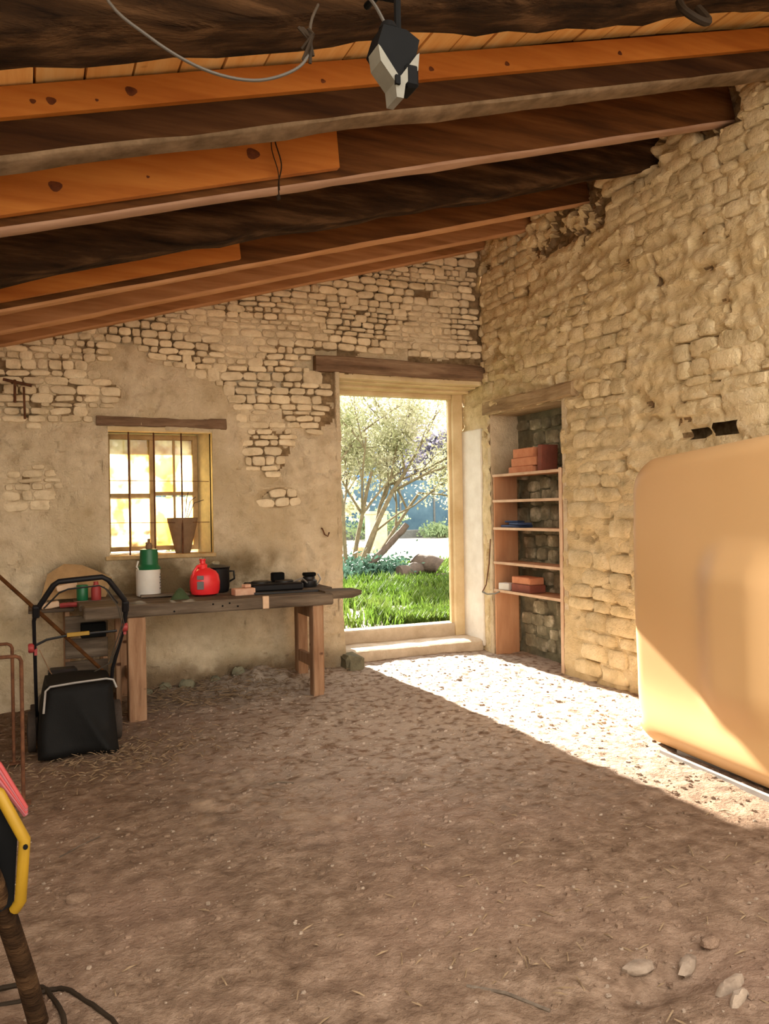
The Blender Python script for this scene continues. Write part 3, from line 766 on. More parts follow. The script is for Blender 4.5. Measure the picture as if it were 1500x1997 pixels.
o = rough_beam('lintel', (XR - .07, 6.20, 2.655), (XR - .06, 7.86, 2.655), .14, .22, 'niche_wood', 9, back=(1, 0, 0), rough=.014)
tag(o, 'sandy brown timber lintel over the shelf niche in the right wall', 'lintel')
# plastered door reveal at the end of the right wall
mb = MB(); mb.box((XR - .030, YB + .04, .05), (XR + .02, YF + .05, 2.52), bev=.01)
part('door_reveal', mb, 'reveal_plaster', wall_right, label='pale grey plastered door reveal')

# left wall, hidden from the photo's view but part of the room
mb = MB(); mb.box((XL - .4, Y_OPEN, -.3), (XL, 8.6, roof_z(XL) + DECK))
o = part('wall_left', mb, 'limewash', None, kind='structure')

# ------------------------------------------------------------------ DOORWAY
door = bpy.data.objects.new('door_1', None); COL.objects.link(door); door.location = (3.9, YF, 0.12); door['kind'] = 'structure'
door['label'] = 'open doorway without a leaf, with a cream wooden frame, onto the sunny garden'
mb = MB(); mb.box((4.60, YF - .03, .12), (4.735, YF + .09, 3.0), bev=.008); mb.box((4.57, YF + .02, .22), (4.61, YF + .07, 2.96), bev=.004)
part('door_jamb', mb, 'frame_wood', door)
mb = MB(); mb.box((3.0, YF - .02, .12), (3.17, YF + .09, 3.0), bev=.008)
part('door_jamb', mb, 'frame_wood', door)
for (y0, y1, z0, z1) in ((YB + .02, YB + .16, 3.00, 3.06), (YB + .16, YB + .33, 2.985, 3.04), (YB + .33, YF + .0, 2.955, 3.02), (YF, YF + .12, 2.905, 3.12)):
    mb = MB(); mb.box((2.99, y0, z0), (4.74, y1 - .006, z1), bev=.006)
    part('head_board', mb, 'frame_wood', door)
mb = MB(); mb.box((2.99, YF, .05), (4.74, YF + .2, .27), bev=.015, )
part('threshold', mb, 'step_stone', door)

st = thing('doorstep', 'low pale worn stone step inside the open doorway', 'step', (3.9, 8.0, 0.0))
x = 3.0; r = random.Random(4); mb = MB()
V = []; nx, ny = 50, 12
sx = np.linspace(2.97, 4.73, nx); sy = np.linspace(7.97, YF + .02, ny); SX, SY = np.meshgrid(sx, sy, indexing='ij')
SZ = .125 + (fbm(SX * 5, SY * 5, 0, 3, 91) - .5) * .02 - .02 * np.exp(-((SY - 7.97) / .02) ** 2)
top = np.stack([SX, SY, SZ], -1).reshape(-1, 3); bot = top.copy(); bot[:, 2] = -.08
Fs = [(i * ny + j, (i + 1) * ny + j, (i + 1) * ny + j + 1, i * ny + j + 1) for i in range(nx - 1) for j in range(ny - 1)]
nt_ = nx * ny
rim = [i * ny for i in range(nx)] + [(nx - 1) * ny + j for j in range(1, ny)] + [i * ny + ny - 1 for i in range(nx - 2, -1, -1)] + [j for j in range(ny - 2, 0, -1)]
Fs += [(rim[i], rim[(i + 1) % len(rim)], rim[(i + 1) % len(rim)] + nt_, rim[i] + nt_) for i in range(len(rim))]
mb.add(np.vstack([top, bot]), Fs); part('slab', mb, 'step_stone', st, smooth=True)
o = part('boulder', MB().box((2.93, 7.62, -.06), (3.13, 7.93, .125), jit=.02, rng=8, bev=.03), 'niche_mortar')
tag(o, 'small dark mossy stone block at the left end of the doorstep', 'stone')

# ------------------------------------------------------------------ WINDOW
win = bpy.data.objects.new('window_1', None); COL.objects.link(win); win.location = (1.15, 8.2, 1.22); win['kind'] = 'structure'
win['label'] = 'small barred window with dusty sunlit panes'
GX0, GX1, GZ0, GZ1 = .705, 1.575, 1.25, 2.385
mb = MB(); y0, y1 = 8.17, 8.23
mb.box((GX0, y0, GZ0), (GX0 + .035, y1, GZ1), bev=.004); mb.box((GX1 - .05, y0, GZ0), (GX1, y1, GZ1), bev=.004)
mb.box((GX0 + .035, y0, GZ1 - .05), (GX1 - .05, y1, GZ1), bev=.004); mb.box((GX0 + .035, y0, GZ0), (GX1 - .05, y1, GZ0 + .045), bev=.004)
part('window_frame', mb, 'win_wood', win)
mb = MB(); mb.box((1.105, 8.155, GZ0 + .045), (1.16, 8.24, GZ1 - .05), bev=.004); part('mullion', mb, 'win_wood', win)
mb = MB(); mb.box((GX0 + .035, 8.165, 1.775), (1.105, 8.235, 1.81), bev=.003); part('transom', mb, 'win_wood', win)
mb = MB(); mb.box((1.16, 8.165, 1.79), (GX1 - .05, 8.235, 1.825), bev=.003); part('transom', mb, 'win_wood', win)
for (a_, b_) in ((.74, .915), (.925, 1.105), (1.16, 1.34), (1.35, 1.525)):
    for (c_, d_) in ((GZ0 + .045, 1.775), (1.81, GZ1 - .05)):
        mb = MB(); mb.box((a_, 8.196, c_), (b_, 8.200, d_)); part('pane', mb, 'dusty_pane', win)
for bx in (.92, 1.345):
    mb = MB(); mb.box((bx - .010, 8.175, GZ0 + .04), (bx + .010, 8.225, GZ1 - .05), bev=.002); part('glazing_bar', mb, 'win_wood', win)
for i, bx in enumerate((.893, 1.125, 1.385)):
    mb = MB(); mb.tube([(bx, 7.99, 1.21), (bx, 7.985, 1.8), (bx, 7.99, 2.41)], .008, 7); part('security_bar', mb, 'rust', win, smooth=True)
for bz in (1.53, 1.93):
    mb = MB(); mb.tube([(.69, 8.0, bz), (1.65, 8.0, bz - .01)], .0035, 6); part('wire', mb, 'rust', win, smooth=True)
mb = MB(); mb.box((.66, 7.84, 1.185), (1.68, 8.2, 1.222), bev=.006); part('window_sill', mb, 'win_wood', win)
mb = MB(); mb.box((.69, 7.87, 2.385), (1.67, 7.95, 2.43), bev=.006); part('head_trim', mb, 'frame_wood', win, label='pale strip of wood along the window head')
pl_ = thing('tapered_pot', 'brown tapered clay pot standing on the window sill behind the bars', 'pot', (1.43, 8.07, 1.222))
mb = MB(); mb.lathe((1.40, 8.07, 1.222), [(.07, 0), (.075, .015), (.14, .285), (.145, .30), (.15, .345), (.132, .345), (.12, .29)], 20, sy=.62); part('pot_body', mb, 'clay_brown', pl_, smooth=True)
mb = MB(); 
for k, (dx, dz) in enumerate(((.10, .25), (.18, .22), (.03, .3))):
    mb.tube([(1.42, 8.05, 1.50), (1.42 + dx * .5, 8.03, 1.60 + dz * .5), (1.42 + dx, 8.01, 1.52 + dz)], .004, 5)
part('dry_twig', mb, 'dead_bark', pl_, smooth=True)

# ------------------------------------------------------------------ CEILING: boards and rafters
ceil = bpy.data.objects.new('ceiling', None); COL.objects.link(ceil); ceil.location = (1.2, 4, roof_z(1.2) + DECK); ceil['kind'] = 'structure'
ceil['label'] = 'sloping roof lining of honey coloured pine boards'
bw = 0.205; x = XL - .4; cb = world_loc(ceil); ct, stn = math.cos(0.28068), math.sin(0.28068)
i = 0
while x < 5.3:
    dx = bw * ct; z0 = roof_z(x) + DECK; g = .006
    mb = MB(); off = .004 * ((i * 37) % 5 - 2) / 2
    P = [(x + g * ct, Y_DECK, z0 + g * stn + off), (x + dx - g * ct, Y_DECK, z0 + (bw - g) * stn + off), (x + dx - g * ct - .025 * stn, Y_DECK, z0 + (bw - g) * stn + .025 * ct + off), (x + g * ct - .025 * stn, Y_DECK, z0 + g * stn + .025 * ct + off)]
    mb.prism(P, (0, 8.75 - Y_DECK, 0)); part('ceiling_board', mb, 'deck_board', ceil)
    x += dx; i += 1
mb = MB(); mb.prism([(XL - .5, Y_DECK - .1, roof_z(XL - .5) + DECK + .04), (5.45, Y_DECK - .1, roof_z(5.45) + DECK + .04), (5.45, Y_DECK - .1, roof_z(5.45) + DECK + .12), (XL - .5, Y_DECK - .1, roof_z(XL - .5) + DECK + .12)], (0, 9.0 - Y_DECK, 0))
part('roof_cover', mb, 'terracotta', ceil)

def rafter(yn, dz, w, h, m, label, seed, rough, square, x0=XL + .02, x1=4.83, name='rafter', cat='beam', group=None, wane=None):
    o = rough_beam(name, (x0, yn, roof_z(x0) + dz), (x1, yn, roof_z(x1) + dz), h, w, m, seed, n=44, rough=rough, square=square, back=(0, 1, 0))
    if wane:
        me = o.data; me.materials.append(MATS[wane]); me.polygons.foreach_set('material_index', np.array([1 if (q_ < 43 * 18 and math.sin(2 * math.pi * ((q_ % 18) + 1.0) / 18) < -.62) else 0 for q_ in range(len(me.polygons))], dtype=np.int32)); me.update()
    return tag(o, label, cat, group)
rafter(2.86, .13, .30, .27, 'old_beam', 'massive dark rough-hewn log rafter nearest the front, at the top', 11, .035, .25)
rafter(3.66, .035, .17, .29, 'dark_beam', 'dark old rafter directly behind the long new orange board, pale wany lower edge', 12, .016, .75, wane='wane_grey')
rafter(4.39, -.015, .115, .33, 'brown_beam', 'brown squared rafter behind the short knotty orange board', 13, .008, .95, wane='wane_pale')
rafter(5.13, -.04, .22, .36, 'old_beam', 'dark shaggy round log rafter, fourth from the front', 14, .030, .35)
rafter(6.06, -.02, .11, .34, 'brown_beam', 'brown rafter behind the small lower orange board', 15, .008, .95, wane='wane_orange')
rafter(6.95, .03, .12, .29, 'red_beam', 'reddish brown rafter second from the back wall', 16, .006, .95, wane='wane_orange')
rafter(7.80, .10, .10, .22, 'red_beam', 'reddish brown rafter lying against the top of the back wall', 17, .006, .95, wane='wane_orange')
def sister(y, dzb, h, t_, xa, xb, label, lift=0.0, knots=()):
    mb = MB(); za = roof_z(xa) + lift * (4.75 - xa) / 4.75; zb = roof_z(xb) + lift * (4.75 - xb) / 4.75
    mb.prism([(xa, y, za + dzb), (xb, y, zb + dzb), (xb - .02, y, zb + dzb + h), (xa, y, za + dzb + h)], (0, t_, 0))
    o = tag(part('roof_board', mb, 'orange_board', None), label, 'board')
    r = random.Random(int(y * 100))
    for (kx, kz, kr) in knots:
        zz = roof_z(kx) + dzb + kz; V = []; n = 14
        for q in range(3):
            for j in range(n):
                a = 2 * math.pi * j / n; rr = kr * (1, .6, .15)[q] * (1 + .12 * math.sin(3 * a + kx)); V.append((kx + rr * math.cos(a) * 1.25, y - .0008 - .0008 * q, zz + rr * math.sin(a)))
        F = [(q * n + j, q * n + (j + 1) % n, (q + 1) * n + (j + 1) % n, (q + 1) * n + j) for q in range(2) for j in range(n)] + [tuple(range(2 * n, 3 * n))]
        m_ = MB(); m_.add(V, F); part('knot', m_, 'knot_wood', o, smooth=True)
    return o
sister(3.62, .155, .125, .035, XL + .02, 4.80, 'long new orange pine board fixed along the second rafter, end to end', .035, ((.12, .085, .016), (.05, .09, .010), (.44, .095, .020), (.30, .07, .006), (1.32, .06, .010), (1.9, .07, .012), (2.35, .06, .012), (3.1, .06, .012)))
sister(4.30, .03, .26, .045, XL + .02, 1.66, 'short orange pine board with big dark knots, ending above the window', 0.0, ((.155, .105, .026), (1.155, .14, .030), (1.22, .20, .008), (.6, .09, .007)))
sister(5.97, .03, .20, .045, XL + .02, 1.50, 'thin orange board end low at the left, below the shaggy log')

# ------------------------------------------------------------------ SHELF UNIT
sh = thing('shelf_unit', 'open reddish wooden shelf unit with five boards standing in the wall niche', 'shelf', (XR + .1, 7.05, 0.0))
def sbox(name, a_, b_, m, parent, bev=.004, **k): return part(name, MB().box(a_, b_, bev=bev), m, parent, **k)
SXF = XR - .03; SXB = XR + .27
sbox('side_panel', (SXF, 7.665, -.03), (SXB, 7.69, 1.97), 'shelf_wood', sh)
sbox('side_panel', (SXF, 6.435, -.03), (SXB, 6.465, 1.99), 'shelf_wood', sh)
sbox('front_post', (SXF - .012, 6.43, -.03), (SXF, 6.475, 1.995), 'shelf_edge', sh)
for zz in (1.955, 1.675, 1.375, 1.00, .695):
    s_ = sbox('shelf_board', (SXF, 6.465, zz), (SXB, 7.665, zz + .022), 'shelf_wood', sh)
    sbox('edge_strip', (SXF - .010, 6.465, zz - .002), (SXF, 7.69, zz + .026), 'shelf_edge', s_, bev=.002)
# terracotta bricks on the top board
for k, (y0, y1, z0, z1, lab) in enumerate(((6.98, 7.42, 1.978, 2.045, 'thin terracotta tile lying flat at the bottom of the pile on the shelf unit'),
                                      (6.93, 7.38, 2.046, 2.135, 'terracotta block in the middle of the pile on the shelf unit'),
                                      (6.98, 7.36, 2.136, 2.235, 'terracotta block on top of the pile on the shelf unit'))):
    o = part('clay_block', MB().box((XR - .0 + .01 * k, y0, z0), (XR + .2, y1, z1), bev=.006), 'terracotta'); tag(o, lab, 'brick')
o = part('clay_block', MB().obox((XR + .12, 6.87, 2.115), (.2, .07, .27), (.06, 0, 0), bev=.005), 'dark_brick'); tag(o, 'dark red clay tile standing upright beside the pile on the shelf unit', 'tile')
cl = MB(); cl.obox((XR + .12, 7.46, 1.412), (.2, .32, .028), (0, 0, .1), bev=.01); cl.obox((XR + .10, 7.36, 1.438), (.17, .26, .024), (0, 0, -.2), bev=.01); cl.obox((XR + .12, 7.5, 1.46), (.14, .18, .022), (0, .03, .4), bev=.01)
tag(part('folded_cloth', cl, 'blue_cloth', None), 'dark blue folded cloth on the third board of the shelf unit', 'cloth')
o = part('clay_block', MB().box((XR + .0, 7.05, .7175), (XR + .2, 7.40, .80), bev=.006), 'dark_brick'); tag(o, 'reddish brick lying on the lowest board of the shelf unit', 'brick')
o = part('clay_block', MB().box((XR + .02, 7.08, .801), (XR + .2, 7.42, .875), bev=.006), 'terracotta'); tag(o, 'terracotta brick topmost of two on the lowest shelf board', 'brick')
o = part('white_block', MB().obox((XR + .03, 7.53, .757), (.11, .17, .078), (0, 0, .15), bev=.008), 'white_plastic'); tag(o, 'small whitish block at the left end of the lowest shelf board', 'block')
sk = thing('hand_sickle', 'thin dark curved tool leaning at the left edge of the shelf unit', 'tool', (4.68, 7.72, .66))
mb = MB(); mb.tube([(4.688, 7.71, 1.27), (4.682, 7.735, 1.0), (4.665, 7.78, .76), (4.64, 7.82, .68)], .006, 6); part('rod', mb, 'rust', sk, smooth=True)
mb = MB(); mb.tube([(4.64, 7.82, .68), (4.655, 7.74, .66), (4.68, 7.62, .675), (4.70, 7.56, .70)], .009, 6); part('blade', mb, 'lamp_grey', sk, smooth=True)

# ------------------------------------------------------------------ WORKBENCH
BT = .872
wb = thing('workbench', 'heavy old wooden workbench with a dark plank top standing under the window', 'workbench', (1.5, 7.2, -.05))
part('top_plank', MB().box((.40, 6.80, BT - .10), (2.50, 7.05, BT), bev=.012), 'bench_wood', wb, label='thick dark front plank')
mb = MB(); mb.prism([(2.44, 6.84, BT - .052), (2.70, 6.86, BT - .058), (2.80, 6.88, BT - .030), (2.81, 6.9, BT + .005), (2.44, 6.86, BT + .016)], (0, .26, 0))
part('plank_end', mb, 'bench_wood', wb, label='rounded plank end jutting out past the right leg')
mb = MB(); mb.box((.38, 7.056, BT - .055), (2.62, 7.38, BT - .004), bev=.006); part('top_plank', mb, 'bench_wood', wb)
mb = MB(); mb.box((.36, 7.386, BT - .055), (2.70, 7.78, BT), bev=.006); part('top_plank', mb, 'bench_wood', wb)
def leg(x0, x1, y0, y1, z1=BT - .1): 
    return part('leg', MB().box((x0, y0, fz(x0, y0) - .02), (x1, y1, z1), bev=.008), 'leg_wood', wb)
leg(.735, .875, 6.83, 6.96); leg(2.305, 2.40, 6.81, 6.93); leg(2.415, 2.455, 6.95, 7.05, BT - .055); leg(2.40, 2.50, 7.55, 7.67, BT - .055); leg(.66, .70, 7.05, 7.15, BT - .055); leg(.74, .86, 7.56, 7.68, BT - .055)
for (z0, z1) in ((.62, .72), (.16, .27)):
    part('stretcher', MB().box((2.40, 6.93, z0), (2.44, 7.56, z1), bev=.005), 'leg_wood', wb)
part('stretcher', MB().box((.78, 6.96, .16), (.82, 7.56, .26), bev=.005), 'leg_wood', wb)
part('wedge', MB().box((1.845, 6.782, BT - .095), (1.90, 6.805, BT + .012), bev=.003), 'shelf_edge', wb, label='pale wooden peg in the front plank')
mb = MB()
for (hx, hz) in ((1.42, BT - .03), (1.50, BT - .05), (1.56, BT - .03), (1.10, BT - .07), (1.63, BT - .06)):
    mb.lathe((hx, 6.798, hz), [(.008, 0), (.008, -.004)], 8, axis='y')
part('nail_head', mb, 'lamp_black', wb, kind='stuff')

# sprayer
sp = thing('pump_sprayer', 'white garden sprayer tank with green top on the workbench before the window', 'sprayer', (.99, 7.5, BT))
mb = MB(); mb.lathe((.99, 7.5, BT), [(.085, 0), (.103, .006), (.107, .02), (.107, .225), (.103, .24)], 32); part('tank', mb, 'white_plastic', sp, smooth=True)
mb = MB(); mb.lathe((.998, 7.5, BT + .24), [(.10, 0), (.103, .01), (.092, .03), (.083, .04), (.080, .05), (.078, .165), (.074, .18), (.05, .184)], 32); part('collar', mb, 'green_plastic', sp, smooth=True)
mb = MB(); mb.lathe((1.0, 7.5, BT + .424), [(.028, 0), (.03, .03), (.022, .05), (.012, .055), (.012, .09)], 14); mb.tube([(1.0, 7.5, BT + .47), (.975, 7.46, BT + .475)], .012, 8); part('nozzle', mb, 'clay_brown', sp, smooth=True)
mb = MB(); mb.tube([(.905, 7.47, BT + .24), (.885, 7.45, BT + .27), (.90, 7.45, BT + .32)], .008, 7); part('spout', mb, 'white_plastic', sp, smooth=True)
mb = MB()
for k in range(6):
    a_ = -0.55 + (k % 2) * .1; zz = BT + .07 + k * .025
    for j in range(3):
        t_ = a_ + j * .09; mb.obox((.99 + .1076 * math.cos(t_), 7.5 + .1076 * math.sin(t_), zz), (.002, .010, .014 - .003 * (j % 2)), (0, 0, t_))
part('printed_scale', mb, 'print_grey', sp, label='grey printed scale on the tank side')
# red canister
rc = thing('fuel_canister', 'bright red plastic canister with round body and handle on the workbench', 'canister', (1.455, 7.3, BT))
mb = MB(); mb.lathe((1.455, 7.3, BT), [(.085, 0), (.118, .012), (.132, .05), (.135, .12), (.125, .18), (.10, .215), (.06, .235), (.045, .245)], 32, sy=.8); part('body', mb, 'red_plastic', rc, smooth=True)
mb = MB(); mb.lathe((1.437, 7.3, BT + .235), [(.04, 0), (.042, .04), (.026, .05), (.024, .075), (.03, .08), (.028, .09)], 20); part('cap', mb, 'red_plastic', rc, smooth=True)
mb = MB(); mb.tube([(1.345, 7.27, BT + .15), (1.35, 7.26, BT + .215), (1.385, 7.27, BT + .262), (1.43, 7.28, BT + .27)], .013, 8); part('handle', mb, 'red_plastic', rc, smooth=True)
mb = MB(); 
for (q, zz, hh) in ((-2.02, BT + .095, .07), (-2.02, BT + .165, .035)):
    mb.obox((1.455 + .136 * math.cos(q), 7.3 + .111 * math.sin(q), zz), (.06, .004, hh), (0, 0, q + math.pi / 2), bev=.001)
part('label_patch', mb, 'print_grey', rc, label='grey label on the front')
pt = thing('cooking_pot', 'black lidded pot partly hidden behind the red canister on the workbench', 'pot', (1.60, 7.52, BT))
mb = MB(); mb.lathe((1.60, 7.52, BT), [(.10, 0), (.118, .01), (.125, .06), (.125, .22), (.13, .225), (.12, .228)], 28); part('body', mb, 'black_plastic', pt, smooth=True)
mb = MB(); mb.lathe((1.58, 7.52, BT + .229), [(.150, 0), (.155, .008), (.10, .022), (.03, .03)], 28); part('lid', mb, 'dark_metal', pt, smooth=True)
mb = MB(); mb.tube([(1.72, 7.52, BT + .19), (1.765, 7.50, BT + .19), (1.77, 7.50, BT + .12), (1.72, 7.52, BT + .09)], .010, 7); part('handle', mb, 'black_plastic', pt, smooth=True)
mb = MB(); mb.lathe((1.60, 7.52, BT + .255), [(.035, 0), (.04, .02), (.02, .035)], 14); part('knob', mb, 'niche_stone', pt, smooth=True)
mb = MB(); mb.lathe((1.20, 7.10, BT - .004), [(.085, 0), (.075, .02), (.05, .055), (.02, .09), (.006, .098)], 12, sy=.7)
tag(part('net_bundle', mb, 'green_net', None, smooth=True), 'small green cone of bunched netting between sprayer and red canister', 'netting')
br = part('brick', MB().obox((1.765, 7.14, BT + .028), (.19, .11, .062), (0, 0, .1), bev=.005), 'pink_brick'); tag(br, 'pinkish brick lying on the workbench right of the red canister', 'brick')
br = part('brick_piece', MB().obox((1.80, 7.17, BT + .075), (.07, .06, .030), (0, 0, .5), bev=.006), 'pink_brick'); tag(br, 'small pink brick fragment lying on top of the pinkish brick', 'brick')
mb = MB(); mb.obox((1.12, 7.42, BT + .014), (.42, .20, .020), (0, 0, -.08), bev=.004); o = part('dark_board', mb, 'bench_wood', None); tag(o, 'thin dark board lying flat on the workbench behind the netting', 'board')
hb = thing('burner_plate', 'flat black twin burner plate with knobs on the right half of the workbench', 'stove', (2.15, 7.45, BT))
part('body', MB().box((1.88, 7.28, BT), (2.38, 7.62, BT + .07), bev=.015), 'black_plastic', hb)
for cx_ in (2.01, 2.24):
    mb = MB(); mb.lathe((cx_, 7.46, BT + .07), [(.09, 0), (.09, .012), (.075, .018), (.03, .018)], 22); part('ring', mb, 'dark_metal', hb, smooth=True)
mb = MB(); mb.box((2.14, 7.5, BT + .07), (2.26, 7.58, BT + .155), bev=.01); part('housing', mb, 'lamp_black', hb)
mb = MB(); mb.tube([(2.30, 7.36, BT + .075), (2.40, 7.40, BT + .10), (2.46, 7.42, BT + .05)], .008, 6); part('lever', mb, 'grey_metal', hb, smooth=True)
mt = thing('motor_part', 'dark metal motor part with a grey bracket beside the burner plate', 'motor', (2.52, 7.55, BT))
mb = MB(); mb.lathe((2.52, 7.55, BT), [(.075, 0), (.08, .01), (.08, .06), (.06, .075), (.06, .10), (.03, .105)], 18); part('housing', mb, 'dark_metal', mt, smooth=True)
mb = MB(); mb.box((2.46, 7.50, BT + .105), (2.58, 7.58, BT + .14), bev=.008); part('cover', mb, 'lamp_black', mt)
mb = MB(); mb.tube([(2.58, 7.48, BT + .02), (2.61, 7.46, BT + .08), (2.585, 7.47, BT + .13)], .008, 6); part('bracket', mb, 'grey_metal', mt, smooth=True)
o = part('steel_bar', MB().obox((2.15, 7.08, BT + .008), (.6, .05, .020), (0, 0, -.06), bev=.004), 'dark_metal'); tag(o, 'long dark flat iron bar lying near the front edge of the workbench', 'bar')

# ------------------------------------------------------------------ LAWN MOWER (its rear faces the camera)
FZM = -.088
mw = thing('lawn_mower', 'black lawn mower with grass bag and arched handle left of the workbench', 'lawn mower', (.31, 6.5, FZM))
HL, HR = .045, .60
def hp(x, z, k=0): return (x, 6.62 - (z + .09) * .38 + k, z)
mb = MB()
mb.tube([hp(.045, .12), hp(.04, .55), hp(.035, .86), hp(.055, .94), hp(.165, 1.115), hp(.20, 1.14), hp(.49, 1.16), hp(.535, 1.135), hp(.645, .985), hp(.665, .93), hp(.64, .72), hp(.575, .45), hp(.56, .14)], [.013, .013, .014, .019, .020, .020, .020, .020, .020, .019, .014, .013, .013], 10)
part('handle_frame', mb, 'black_plastic', mw, smooth=True)
mb = MB(); mb.tube([hp(.10, .95, -.015), hp(.20, 1.06, -.03), hp(.26, 1.085, -.035), hp(.47, 1.10, -.035), hp(.52, 1.07, -.03), hp(.60, .96, -.015)], .006, 7); part('brake_bail', mb, 'dark_metal', mw, smooth=True)
mb = MB(); mb.tube([hp(.05, .68), hp(.12, .715), hp(.26, .735), hp(.60, .745)], .009, 8); part('cross_bar', mb, 'dark_metal', mw, smooth=True)
mb = MB(); mb.obox(hp(.33, .742, -.012), (.155, .010, .030), (0, -.03, 0), bev=.003); part('label_strip', mb, 'yellow_paint', mw, label='yellow strip on the cross bar')
for (x_, z_) in ((.015, .66), (.655, .77)):
    mb = MB(); mb.lathe(hp(x_, z_, -.01), [(.028, -.02), (.034, -.012), (.034, .012), (.025, .02)], 12, axis='x'); mb.obox(hp(x_ + (.03 if x_ < .3 else -.0), z_ - .03, -.01), (.02, .02, .05)); part('clamp_lever', mb, 'dull_red', mw, smooth=True, label='red clamp lever')
for (x_, z_) in ((.05, .93), (.655, .93)):
    mb = MB(); mb.obox(hp(x_, z_), (.05, .05, .09), (.35, 0, 0), bev=.01); part('handle_clamp', mb, 'black_plastic', mw)
mb = MB(); mb.tube([hp(.62, .92, -.02), hp(.645, .80, -.04), hp(.60, .62, -.03), hp(.56, .50, -.02), hp(.40, .40, .04)], .005, 6); mb.tube([hp(.50, 1.09, -.03), hp(.60, .93, -.05), hp(.63, .80, -.05), hp(.55, .50, -.02)], .004, 6); part('control_cable', mb, 'cable_grey', mw, smooth=True)
mb = MB(); mb.tube([hp(.07, .64), (.14, 6.5, .45), (.17, 6.66, .38)], .004, 6); part('starter_cord', mb, 'leg_wood', mw, smooth=True)
# bag
nx, nz = 26, 26; V = []; 
for side_ in (0, 1):
    for i in range(nx):
        for j in range(nz):
            u = i / (nx - 1); v = j / (nz - 1)
            xa = .045 + .06 * (v ** 2) ; xb = .575 - .035 * v; x_ = xa + (xb - xa) * u; z_ = -.07 + .49 * v + .015 * math.sin(u * 3.1) * v
            if side_ == 0:
                wr = .02 * math.sin(u * 9 + v * 5) * (1 - v) + .035 * math.exp(-((u - .85 + .55 * (v - .1)) / .07) ** 2) * (1 - v)
                edge = min(u, 1 - u, v, 1 - v) * 8; rd = .05 * (1 - min(1, edge)) ** 2
                y_ = 5.98 + .07 * v + rd - wr
            else: y_ = 6.52
            V.append((x_, y_, z_))
F = []
S0 = nx * nz
for s_ in (0, 1):
    for i in range(nx - 1):
        for j in range(nz - 1):
            a_ = s_ * S0 + i * nz + j; F.append((a_, a_ + nz, a_ + nz + 1, a_ + 1))
rim = [i * nz for i in range(nx)] + [(nx - 1) * nz + j for j in range(1, nz)] + [i * nz + nz - 1 for i in range(nx - 2, -1, -1)] + [j for j in range(nz - 2, 0, -1)]
F += [(rim[i], rim[(i + 1) % len(rim)], rim[(i + 1) % len(rim)] + S0, rim[i] + S0) for i in range(len(rim))]
mb = MB(); mb.add(V, F); bag = part('grass_bag', mb, 'black_fabric', mw, smooth=True)
mb = MB(); mb.tube([(.085, 6.02, .25), (.10, 6.03, .40), (.13, 6.04, .425), (.30, 6.04, .438), (.50, 6.04, .447), (.545, 6.04, .435), (.565, 6.03, .38)], .008, 8); part('bag_rim', mb, 'grey_metal', bag, smooth=True, label='grey wire rim along the bag top')
for (x_, y_, rr) in ((.60, 6.42, .145), (.01, 6.42, .145), (.58, 7.12, .10), (.03, 7.12, .10)):
    mb = MB(); mb.lathe((x_, y_, fz(x_, y_) + rr), [(rr * .62, -.028), (rr * .96, -.026), (rr, -.018), (rr, .018), (rr * .96, .026), (rr * .62, .028)], 28, axis='x'); w_ = part('wheel', mb, 'tyre', mw, smooth=True)
    mb = MB(); mb.lathe((x_, y_, fz(x_, y_) + rr), [(rr * .2, -.034), (rr * .6, -.030), (rr * .6, .030), (rr * .2, .034)], 18, axis='x'); part('hub', mb, 'black_plastic', w_, smooth=True)
mb = MB(); mb.box((.055, 6.55, .04), (.555, 7.25, .16), bev=.04); part('deck', mb, 'dark_metal', mw)
mb = MB(); mb.lathe((.27, 6.85, .16), [(.15, 0), (.16, .02), (.15, .14), (.13, .18), (.06, .20)], 24); part('engine', mb, 'black_plastic', mw, smooth=True)
mb = MB(); mb.box((.13, 6.58, .30), (.34, 6.74, .44), bev=.02); part('rear_flap', mb, 'dark_metal', mw)

# clutter seen through the handle
ct_ = thing('storage_crate', 'weathered brown crate standing behind the lawn mower handle', 'crate', (.45, 7.45, -.12))
for k in range(4):
    part('slat', MB().box((.28, 7.30, .02 + k * .19), (.62, 7.32, .02 + k * .19 + .165), jit=.003, rng=k + 3, bev=.004), 'bench_wood', ct_)
for (x0, x1) in ((.28, .32), (.58, .62)):
    part('post', MB().box((x0, 7.32, -.12), (x1, 7.36, .80), bev=.004), 'leg_wood', ct_); part('post', MB().box((x0, 7.66, -.12), (x1, 7.70, .80), bev=.004), 'leg_wood', ct_)
part('lid', MB().box((.0, 7.28, .80), (.355, 7.72, .825), bev=.004), 'bench_wood', ct_)
tag(part('metal_box', MB().box((.40, 7.20, .58), (.60, 7.29, .70), bev=.006), 'lamp_black', None), 'small black metal box seen through the right side of the mower handle', 'box')
o = thing('hand_tool', 'red handled tool lying behind the mower handle', 'tool', (.38, 7.2, .87))
mb = MB(); mb.tube([(.25, 7.38, .845), (.33, 7.36, .85), (.42, 7.37, .845)], .022, 8); part('grip', mb, 'dull_red', o, smooth=True)
mb = MB(); mb.tube([(.42, 7.37, .845), (.50, 7.37, .84), (.57, 7.36, .84)], [.010, .009, .006], 7); part('blade', mb, 'terracotta', o, smooth=True)
tag(part('wood_offcut', MB().obox((.17, 7.40, .85), (.14, .06, .05), (0, -.15, .1), bev=.006), 'shelf_edge', None), 'pale wood offcut lying low behind the left side of the mower handle', 'wood')
tag(part('wood_offcut', MB().obox((.31, 7.55, .99), (.17, .06, .05), (0, -.2, 0), bev=.006), 'shelf_edge', None), 'pale wood offcut behind the top of the mower handle', 'wood')
